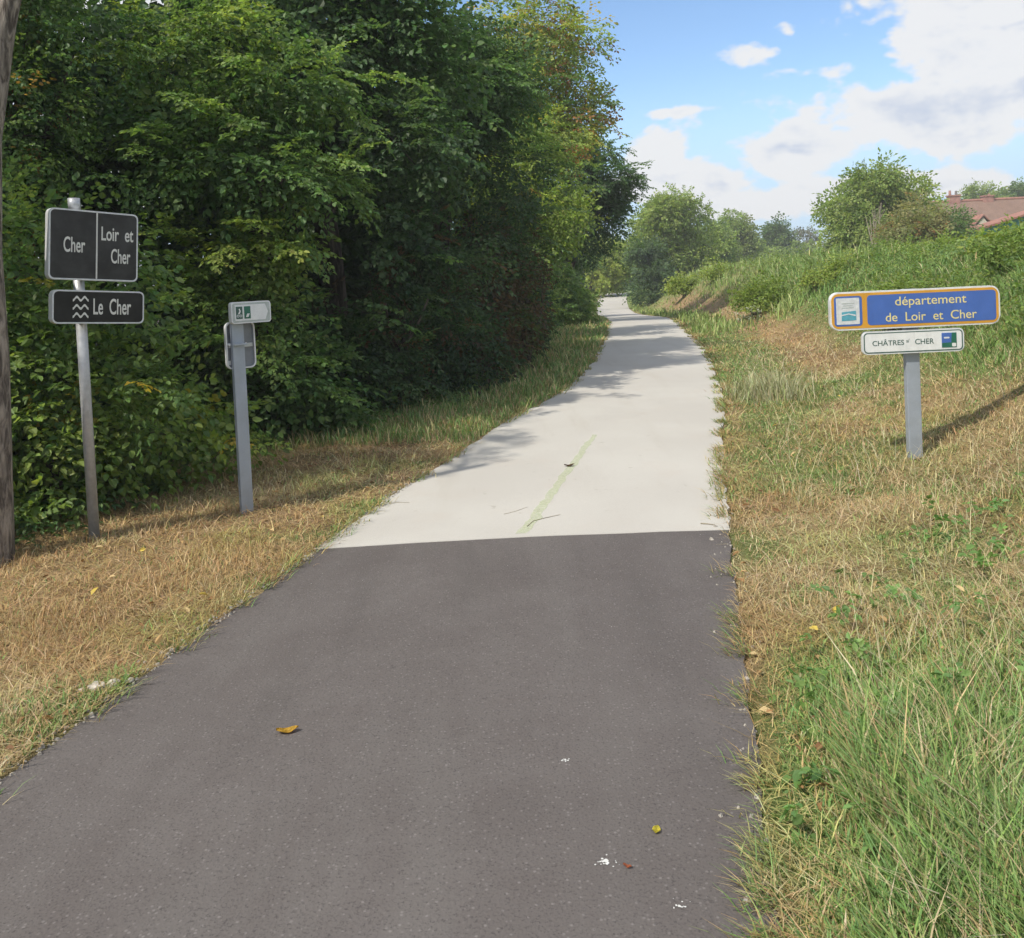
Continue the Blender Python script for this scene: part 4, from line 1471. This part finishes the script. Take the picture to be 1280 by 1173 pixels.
def blue_sign():
    x, y = 2.98, 6.60
    g = gz(x, y)
    o = empty('county_sign', (x, y, g), math.radians(-2))
    tag(o, 'blue département de Loir et Cher sign with orange border above a white name plate', 'sign')
    slab('post', rrect(.100, 1.33, .005, 2), -.030, .030, M_ALU_POST, o, (0, 1.33 / 2 - .05), .004)
    # main panel, hung off-centre
    w, h = 1.245, .285
    p = slab('main_panel', rrect(w, h, .062), -.078, -.040, M_EDGE, o, (0, 0), .006)
    p.location = (.005, 0, 1.222 - g)
    slab('orange_border', rrect(w - .024, h - .024, .052), -.0800, -.0775, M_ORANGE, p)
    # blue fields
    slab('blue_field', rrect(.205, h - .062, .024), -.0818, -.0797, M_BLUE, p, (-w / 2 + .031 + .1025, 0))
    slab('blue_field', rrect(.940, h - .062, .026), -.0818, -.0797, M_BLUE, p, (w / 2 - .031 - .470, 0))
    cx = w / 2 - .031 - .470
    lettering('département', cx - .005, .048, .520, .086, -.0819, M_CREAM, p, .002)
    lettering('de  Loir  et  Cher', cx - .005, -.058, .665, .066, -.0819, M_CREAM, p, .002)
    sx = -w / 2 + .031 + .100
    slab('white_square', rrect(.170, .196, .004, 2), -.0838, -.0816, M_STICKER, p, (sx, 0))
    slab('emblem', [(-.052, -.062), (.056, -.058), (.054, .012), (-.050, .004)], -.0852, -.0836, M_CYAN, p, (sx + .004, -.010))
    slab('emblem_stroke', [(-.05, -.004), (.0, .006), (.05, -.008), (.05, .002), (.0, .014), (-.05, .004)], -.0866, -.0850, M_STICKER, p, (sx + .004, -.030))
    for k, (zz, ww) in enumerate(((.058, .090), (.042, .070), (.026, .085))):
        slab('emblem_line', [(-ww / 2, -.003), (ww / 2, -.003), (ww / 2, .003), (-ww / 2, .003)], -.0852, -.0836, M_GREYP, p, (sx, zz))
    # lower plate
    w2, h2 = .745, .172
    q = slab('name_plate', rrect(w2, h2, .034), -.072, -.040, M_EDGE, o, (0, 0), .005)
    q.location = (-.012, 0, .975 - g)
    frame_slab('grey_line', rrect(w2 - .020, h2 - .020, .028), rrect(w2 - .034, h2 - .034, .024), -.0742, -.0718, M_DKGREEN, q)
    slab('white_face', rrect(w2 - .036, h2 - .036, .023), -.0738, -.0718, M_WHITE, q)
    lettering('CHÂTRES', -.184, .002, .232, .048, -.0740, M_DKGREEN, q, .006)
    lettering('s/', -.040, .008, .022, .026, -.0740, M_DKGREEN, q, .006)
    lettering('CHER', .082, -.002, .138, .040, -.0740, M_DKGREEN, q, .006)
    slab('route_badge', rrect(.108, .108, .003, 2), -.0756, -.0736, M_BLUE, q, (.262, 0))
    slab('badge_corner', [(-.054, -.054), (.054, -.054), (.054, .054), (.020, .054), (.014, -.018), (-.054, -.020)], -.0770, -.0754, M_GREENF, q, (.262, 0))
    slab('badge_mark', rrect(.030, .026, .006, 2), -.0784, -.0768, M_WHITE, q, (.296, -.036))
    slab('badge_bar', rrect(.040, .012, .004, 2), -.0770, -.0754, M_STICKER, q, (.244, .018))
    for zz in (1.22, .985):
        bm = bmesh.new()
        box(bm, (0, 0, zz - g), (.125, .083, .030))
        bm_obj('clamp', bm, M_GALV, o)
    return o


black_signs()
arrow_sign()
blue_sign()


# ------------------------------------------------------------------ house and shed
def tile_mat(name, a, b_):
    m, t, b, out = new_mat(name)
    tc = N(t, 'ShaderNodeTexCoord')
    br = N(t, 'ShaderNodeTexBrick')
    t.links.new(tc.outputs['UV'], br.inputs['Vector'])
    n = NOISE(t, tc.outputs['Object'], 1.2, 6, .65)
    c = MIXC(t, SSTEP(t, n, .3, .7), a, b_)
    n2 = NOISE(t, tc.outputs['Object'], 14, 3, .6)
    c = MIXC(t, SSTEP(t, n2, .4, .7, 0, .4), c, (.10, .06, .05))
    t.links.new(c, b.inputs['Base Color'])
    b.inputs['Roughness'].default_value = .9
    return m


M_TILE = tile_mat('roof_tile', (.215, .135, .10), (.275, .175, .13))
M_REDTILE = plain('red_verge_tile', (.33, .155, .115), .8, 0, .2, 3)
M_BRICK = plain('chimney_brick', (.36, .185, .15), .9, 0, .2, 3)
M_RENDER = plain('house_render', (.55, .48, .38), .9, 0, .08, 2)
M_GREENWALL = plain('green_boards', (.06, .23, .17), .6, 0, .12, 1.5)
M_TIMBER = plain('painted_timber', (.62, .42, .30), .7, 0, .1, 3)
M_GLASS = plain('dark_glass', (.03, .035, .04), .12, 0, .1, 1)
M_LEADED = plain('grey_pot', (.18, .17, .16), .8, 0, .1, 4)


def house():
    x0, x1, yr = 38.5, 62.0, 85.0
    g = .15
    eave, ridge, half = 3.0, 6.78, 4.2
    o = empty('tiled_house', ((x0 + x1) / 2, yr, g))
    tag(o, 'long house with brownish-red tiled roof, brick chimneys and a dormer', 'house')
    ox, oy, oz = (x0 + x1) / 2, yr, g
    bm = bmesh.new()
    L = x1 - x0
    w = half - .35
    v = [bm.verts.new(p) for p in ((-L / 2 + .3, -w, -.3), (L / 2 - .3, -w, -.3), (L / 2 - .3, w, -.3), (-L / 2 + .3, w, -.3),
                                   (-L / 2 + .3, -w, eave - oz + .2), (L / 2 - .3, -w, eave - oz + .2), (L / 2 - .3, w, eave - oz + .2), (-L / 2 + .3, w, eave - oz + .2),
                                   (-L / 2 + .3, 0, ridge - oz - .2), (L / 2 - .3, 0, ridge - oz - .2))]
    for f in ((0, 1, 5, 4), (2, 3, 7, 6), (3, 0, 4, 8, 7), (1, 2, 6, 9, 5)):
        bm.faces.new([v[i] for i in f])
    bm_obj('wall', bm, M_RENDER, o)
    # roof: two slopes with courses of tiles stepped in relief
    roof = None
    for s in (-1, 1):
        bm = bmesh.new()
        nrow = 40
        rise = ridge - eave
        for k in range(nrow):
            u0, u1 = k / nrow, (k + 1) / nrow
            ya, yb = s * half * (1 - u0), s * half * (1 - u1)
            za, zb = eave - oz + rise * u0, eave - oz + rise * u1
            a = [bm.verts.new((-L / 2, ya, za + .02)), bm.verts.new((L / 2, ya, za + .02)), bm.verts.new((L / 2, yb, zb)), bm.verts.new((-L / 2, yb, zb))]
            bm.faces.new(a)
            b = [bm.verts.new((-L / 2, ya, za)), bm.verts.new((L / 2, ya, za)), bm.verts.new((L / 2, ya, za + .02)), bm.verts.new((-L / 2, ya, za + .02))]
            bm.faces.new(b)
        roof = bm_obj('roof', bm, M_TILE, o)
        if s == -1:
            front = roof
    T = Tubes()
    T.add([(-L / 2, 0, ridge - oz + .02), (0, 0, ridge - oz + .02), (L / 2, 0, ridge - oz + .02)], [.14] * 3, 8)
    link('ridge_tiles', T.mesh('ridge_tiles'), M_REDTILE, front)

    def chimney(cx, wz, hgt, pots):
        bm = bmesh.new()
        box(bm, (cx - ox, 0, ridge - oz + hgt / 2 - .4), (wz, .6, hgt + .8))
        box(bm, (cx - ox, 0, ridge - oz + hgt + .06), (wz + .14, .74, .12))
        c = bm_obj('chimney', bm, M_BRICK, o)
        for dx, hh, mt in pots:
            bm = bmesh.new()
            bmesh.ops.create_cone(bm, cap_ends=True, segments=12, radius1=.13, radius2=.10, depth=hh, matrix=Matrix.Translation((cx - ox + dx, 0, ridge - oz + hgt + .12 + hh / 2)))
            bm_obj('chimney_pot', bm, mt, c)
    chimney(42.95, 1.05, .50, [(-.32, .45, M_BRICK), (.28, .40, M_LEADED)])
    chimney(46.2, .95, .32, [(.2, .15, M_BRICK)])
    # dormer
    dx, dz = 43.9 - ox, 3.55 - oz
    yf = -half + .75
    bm = bmesh.new()
    box(bm, (dx, yf + .9, dz + .35), (1.0, 1.8, .95))
    d = bm_obj('dormer', bm, M_TIMBER, o)
    bm = bmesh.new()
    for s in (-1, 1):
        q = [bm.verts.new(p) for p in ((dx, yf - .15, dz + 1.62), (dx + s * .82, yf - .15, dz + .80), (dx + s * .82, yf + 2.2, dz + .80), (dx, yf + 2.2, dz + 1.62))]
        q2 = [bm.verts.new((p.co.x, p.co.y, p.co.z + .12)) for p in q]
        bm.faces.new(q)
        bm.faces.new(q2)
        for i in range(4):
            bm.faces.new((q[i], q[(i + 1) % 4], q2[(i + 1) % 4], q2[i]))
    bm_obj('dormer_roof', bm, M_REDTILE, d)
    bm = bmesh.new()
    q = [bm.verts.new(p) for p in ((dx - .5, yf - .02, dz + .82), (dx + .5, yf - .02, dz + .82), (dx, yf - .02, dz + 1.45))]
    bm.faces.new(q)
    bm_obj('gable', bm, M_RENDER, d)
    bm = bmesh.new()
    box(bm, (dx, yf - .01, dz + .38), (.62, .06, .62))
    bm_obj('pane', bm, M_GLASS, d)
    # ground floor openings
    for k, xx in enumerate((-8.5, -5.0, -1.2, 2.6, 6.4)):
        bm = bmesh.new()
        box(bm, (xx, -w - .02, 1.35), (1.1, .10, 1.2))
        wd = bm_obj('window', bm, M_TIMBER, o)
        bm = bmesh.new()
        box(bm, (xx, -w - .06, 1.35), (.9, .06, 1.0))
        bm_obj('pane', bm, M_GLASS, wd)


def shed():
    x0, x1, y0, y1 = 20.3, 29.5, 40.0, 41.3
    g = 1.0
    o = empty('green_shed', ((x0 + x1) / 2, (y0 + y1) / 2, g))
    tag(o, 'green boarded shed with a sloping red-edged roof in front of the house', 'shed')
    ox, oy = (x0 + x1) / 2, (y0 + y1) / 2
    zl, za = 2.40, 3.62           # low eave, apex on the middle line
    xm = (x0 + x1) / 2
    # gable boards
    nb = 30
    for k in range(nb):
        a, b = x0 + (x1 - x0) * k / nb + .008, x0 + (x1 - x0) * (k + 1) / nb - .008
        top = lambda xx: zl + (za - zl) * (1 - abs(xx - xm) / (xm - x0))
        bm = bmesh.new()
        pts = [(a, .4), (b, .4), (b, top(b)), (a, top(a))]
        f = [bm.verts.new((px - ox, y0 - oy, pz - g)) for px, pz in pts]
        bk = [bm.verts.new((px - ox, y0 - oy + .04, pz - g)) for px, pz in pts]
        bm.faces.new(f)
        bm.faces.new(bk)
        for i in range(4):
            bm.faces.new((f[i], bk[i], bk[(i + 1) % 4], f[(i + 1) % 4]))
        bm_obj('board', bm, M_GREENWALL, o)
    bm = bmesh.new()
    box(bm, (0, .1, .4), (x1 - x0 - .1, y1 - y0 - .3, 1.5))
    bm_obj('wall', bm, M_GREENWALL, o)
    for s in (-1, 1):
        bm = bmesh.new()
        xe = s * (xm - x0 + .25)
        sl = (za - zl) / (xm - x0)
        q = [bm.verts.new(p) for p in ((0, y0 - oy - .15, za - g + .02), (xe, y0 - oy - .15, za - g + .02 - sl * abs(xe)), (xe, y1 - oy + .15, za - g + .02 - sl * abs(xe)), (0, y1 - oy + .15, za - g + .02))]
        q2 = [bm.verts.new((p.co.x, p.co.y, p.co.z + .09)) for p in q]
        bm.faces.new(q)
        bm.faces.new(q2)
        for i in range(4):
            bm.faces.new((q[i], q[(i + 1) % 4], q2[(i + 1) % 4], q2[i]))
        bm_obj('roof', bm, M_REDTILE, o)


house()
shed()


# ------------------------------------------------------------------ small things on the path
def flat_leaf(name, label, x, y, L, W, rot, col, curl=.25, cat='leaf'):
    bm = bmesh.new()
    n = 7
    rows = []
    for i in range(n):
        u = i / (n - 1)
        w = W * .5 * math.sin(math.pi * min(1, .04 + u * .96)) ** .7
        z = .003 + curl * L * (u - .5) ** 2
        rows.append([bm.verts.new((L * (u - .5), s * w, z + abs(s) * W * .16 + .002 * math.sin(9 * u + s))) for s in (-1, 0, 1)])
    for a, b in zip(rows, rows[1:]):
        for j in range(2):
            bm.faces.new((a[j], a[j + 1], b[j + 1], b[j]))
    r = bmesh.ops.solidify(bm, geom=bm.faces[:], thickness=.0006)
    m = plain(name + '_skin', col, .55, 0, .25, 60)
    o = bm_obj(name, bm, m, None)
    o.location = (x, y, path_z(x, y) + .001)
    o.rotation_euler = (.05, -.04, rot)
    tag(o, label, cat)
    return o


flat_leaf('fallen_leaf', 'curled yellow-orange leaf lying on the dark asphalt, longer of the two', -.867, 3.08, .078, .036, .15, (.55, .33, .03), .5)
flat_leaf('fallen_leaf', 'small round lemon-yellow leaf on the asphalt near the grass edge', .337, 2.442, .030, .024, 1.2, (.60, .52, .05), .2)
flat_leaf('fallen_leaf', 'tiny reddish leaf scrap beside the white splash on the asphalt', .236, 2.296, .026, .012, -.6, (.45, .14, .06), .3)
flat_leaf('fallen_leaf', 'brown dead leaf lying on the green chalk line of the pale path', .406, 7.156, .085, .045, .1, (.11, .055, .02), .5)


def stick(label, pts, r=.006):
    c = np.mean(pts, 0)
    o = empty('tmp')
    bpy.data.objects.remove(o)
    T = Tubes()
    P = [(p[0] - c[0], p[1] - c[1], path_z(p[0], p[1]) - path_z(c[0], c[1]) + r) for p in pts]
    T.add(P, np.linspace(r, r * .5, len(P)), 6)
    s = link('twig', T.mesh('twig'), M_DEAD, None)
    s.location = (c[0], c[1], path_z(c[0], c[1]))
    tag(s, label, 'twig')


stick('curved dry twig beside the green chalk line near the asphalt joint', [(.03, 5.49), (.07, 5.60), (.15, 5.66), (.25, 5.72)], .003)
stick('thin straight twig on the pale path, left of the curved one', [(-.12, 5.80), (-.04, 5.86), (.04, 5.95)], .0018)
stick('short thick twig on the pale path close to the verge with the blue sign', [(1.10, 5.40), (1.14, 5.385), (1.18, 5.36)], .0045)
stick('small twig on the pale path near the verge with the black signs', [(-.95, 6.27), (-.88, 6.28), (-.80, 6.25)], .002)

M_CHALK = plain('green_chalk', (.50, .62, .25), .95, 0, .1, 30)
M_SPLASH = plain('white_splash', (.62, .62, .60), .9, 0, .1, 60)


def chalk_line():
    ys = np.linspace(5.34, 8.5, 40)
    xs = np.interp(ys, [5.34, 6.32, 7.36, 8.58], [0.0, .225, .473, .76])
    r = np.random.default_rng(3)
    v, f = [], []
    for x, y in zip(xs, ys):
        w = .040 * (1 - .30 * (y - 5.3) / 3.2) * r.uniform(.75, 1.15)
        jx = r.normal(0, .006)
        for s in (-1, 1):
            xx = x + s * w + jx
            v.append((xx, y, path_z(xx, y) + .003))
    for i in range(len(ys) - 1):
        f.append((2 * i, 2 * i + 1, 2 * i + 3, 2 * i + 2))
    f = np.array(f)
    o = link('chalk_line', np_mesh('chalk_line', np.array(v), f, np.full(len(f), 4)), M_CHALK, concrete)
    m = M_CHALK.node_tree
    b = [n for n in m.nodes if n.type == 'BSDF_PRINCIPLED'][0]
    out = [n for n in m.nodes if n.type == 'OUTPUT_MATERIAL'][0]
    tr = N(m, 'ShaderNodeBsdfTransparent')
    mx = N(m, 'ShaderNodeMixShader')
    g = N(m, 'ShaderNodeNewGeometry')
    nz = NOISE(m, g.outputs['Position'], 40, 5, .7)
    m.links.new(SSTEP(m, nz, .30, .70, .08, .36), mx.inputs[0])
    m.links.new(tr.outputs[0], mx.inputs[1])
    m.links.new(b.outputs[0], mx.inputs[2])
    m.links.new(mx.outputs[0], out.inputs[0])


chalk_line()


def splash(x, y, r, n, seed):
    """a spatter of chalky drops"""
    rr = np.random.default_rng(seed)
    bm = bmesh.new()
    for k in range(n):
        a, d = rr.uniform(0, 6.28), abs(rr.normal(0, r))
        cx, cyy = d * math.cos(a) * 1.3, d * math.sin(a)
        s = rr.uniform(.12, .38) * r * (1.2 - d / (3.2 * r) if d < 3 * r else .3)
        ring = []
        m = 9
        for q in range(m):
            t = 2 * math.pi * q / m
            rad = max(s, .001) * rr.uniform(.7, 1.25)
            ring.append(bm.verts.new((cx + rad * math.cos(t), cyy + rad * math.sin(t), .0016 + .0002 * k / n)))
        bm.faces.new(ring)
    o = bm_obj('white_splash', bm, M_SPLASH, asphalt)
    o.location = (x, y, path_z(x, y))


splash(.175, 2.322, .014, 26, 1)
splash(.103, 2.819, .010, 12, 2)
splash(.346, 2.147, .010, 12, 3)


def stones():
    rr = np.random.default_rng(8)
    M_ST = plain('pale_stone', (.50, .46, .40), .9, 0, .2, 40)

    def stone_bm(s):
        bm = bmesh.new()
        bmesh.ops.create_icosphere(bm, subdivisions=2, radius=1)
        for v in bm.verts:
            v.co *= 1 + rr.normal(0, .10)
            v.co.x *= s[0]
            v.co.y *= s[1]
            v.co.z *= s[2]
        return bm
    labs = ['largest whitish stone at the asphalt edge in the straw verge', 'flat whitish stone touching the largest one at the asphalt edge',
            'small pale stone just before the whitish pair at the asphalt edge', 'small pale stone just past the whitish pair at the asphalt edge']
    for k, (dx, dy, s) in enumerate([(0, 0, .030), (.055, .03, .024), (-.05, -.02, .015), (.11, .06, .014)]):
        x, y = -1.745 + dx, 3.50 + dy
        o = bm_obj('stone', stone_bm((s * 1.2, s, s * .65)), M_ST, None)
        o.location = (x, y, gz(x, y) + s * .35)
        o.rotation_euler[2] = rr.uniform(0, 6)
        tag(o, labs[k], 'stone', 'pale stones at the asphalt edge')
    # crumbs of gravel along the asphalt edge
    v, f = [], []
    cube = np.array([(-1, -1, 0), (1, -1, 0), (1, 1, 0), (-1, 1, 0), (-.6, -.6, 1), (.6, -.6, 1), (.6, .6, 1), (-.6, .6, 1)], float)
    quads = [(0, 1, 5, 4), (1, 2, 6, 5), (2, 3, 7, 6), (3, 0, 4, 7), (4, 5, 6, 7)]
    off = 0
    n = 700
    for k in range(n):
        y = 1.8 + 5.5 * rr.uniform() ** 1.2
        if rr.uniform() < .82:
            x = pl(y) - abs(rr.normal(0, .045)) + .03
        else:
            x = pr(y) + rr.normal(0, .05) - .02
        s = rr.gamma(3, .0011) + .0015
        a = rr.uniform(0, 6.28)
        c, sn = math.cos(a), math.sin(a)
        P = cube * rr.uniform(.6, 1.3, (8, 3)) * s
        P = np.stack([P[:, 0] * c - P[:, 1] * sn, P[:, 0] * sn + P[:, 1] * c, P[:, 2] * 1.1], -1)
        z = max(gz(x, y), path_z(x, y) if pl(y) < x < pr(y) else -9)
        v.append(P + (x, y, z))
        f += [tuple(off + q for q in fc) for fc in quads]
        off += 8
    f = np.array(f)
    me = np_mesh('gravel', np.concatenate(v), f, np.full(len(f), 4))
    tag(link('gravel', me, plain('gravel_grit', (.36, .33, .29), .95, 0, .3, 70)), 'crumbs of pale gravel along the asphalt edges', 'gravel', kind='stuff')


stones()


def litter():
    rr = np.random.default_rng(19)
    n = 900
    y = 2.5 + 11 * rr.uniform(0, 1, n) ** 1.4
    left = rr.uniform(0, 1, n) < .72
    x = np.where(left, pl(y) - rr.gamma(2.0, .55, n), pr(y) + rr.gamma(1.5, .5, n))
    B = np.stack([x, y, ground_h(x, y) + rr.uniform(.012, .04, n)], -1)
    D = norm(np.stack([rr.normal(0, 1, n), rr.normal(0, 1, n), rr.normal(0, .25, n)], -1))
    Nn = norm(rr.normal(0, .35, (n, 3)) + (0, 0, 1))
    L = rr.uniform(.02, .055, n)
    v, l, t, per = leaf_geo(B, D, Nn, L, L * rr.uniform(.4, .65, n), .5, True)
    pal = np.array([(.30, .17, .075), (.42, .28, .13), (.22, .12, .06), (.55, .42, .22), (.60, .46, .10)])
    c = pal[rr.choice(5, n, p=[.32, .28, .2, .15, .05])] * rr.uniform(.75, 1.2, (n, 1))
    me = np_mesh('leaf_litter', v, l, t, np.repeat(c, per, 0))
    tag(link('leaf_litter', me, M_STRAW), 'dead brown leaves strewn over the dry verges', 'leaf litter', kind='stuff')


litter()


def far_barrier():
    # low pale posts where the path disappears
    for k, (x, y, h, lab) in enumerate([(7.75, 77.5, .62, 'leftmost of three short pale posts at the far end of the path'),
                                        (8.15, 77.8, .75, 'middle one of three short pale posts at the far end of the path'),
                                        (8.85, 77.6, .58, 'rightmost of three short pale posts at the far end of the path')]):
        z = max(gz(x, y), path_z(x, y))
        o = empty('short_post', (x, y, z))
        tag(o, lab, 'post', 'short posts at the far end of the path')
        bm = bmesh.new()
        bmesh.ops.create_cone(bm, cap_ends=True, segments=10, radius1=.075, radius2=.07, depth=h, matrix=Matrix.Translation((0, 0, h / 2 - .05)))
        bm_obj('shaft', bm, M_DEAD, o)
        bm = bmesh.new()
        bmesh.ops.create_cone(bm, cap_ends=True, segments=10, radius1=.085, radius2=.03, depth=.08, matrix=Matrix.Translation((0, 0, h - .01)))
        bm_obj('cap', bm, M_WHITE, o)


far_barrier()


# ------------------------------------------------------------------ air
def haze():
    bm = bmesh.new()
    box(bm, (0, 550, 5.5), (2000, 2100, 15.0))
    m = bpy.data.materials.new('haze_air')
    m.use_nodes = True
    t = m.node_tree
    t.nodes.clear()
    o = N(t, 'ShaderNodeOutputMaterial')
    v = N(t, 'ShaderNodeVolumePrincipled')
    v.inputs['Color'].default_value = (.95, .96, 1, 1)
    v.inputs['Density'].default_value = .0013
    t.links.new(v.outputs[0], o.inputs['Volume'])
    tag(bm_obj('haze', bm, m), 'thin bright summer haze filling the air', 'haze', kind='stuff')


haze()
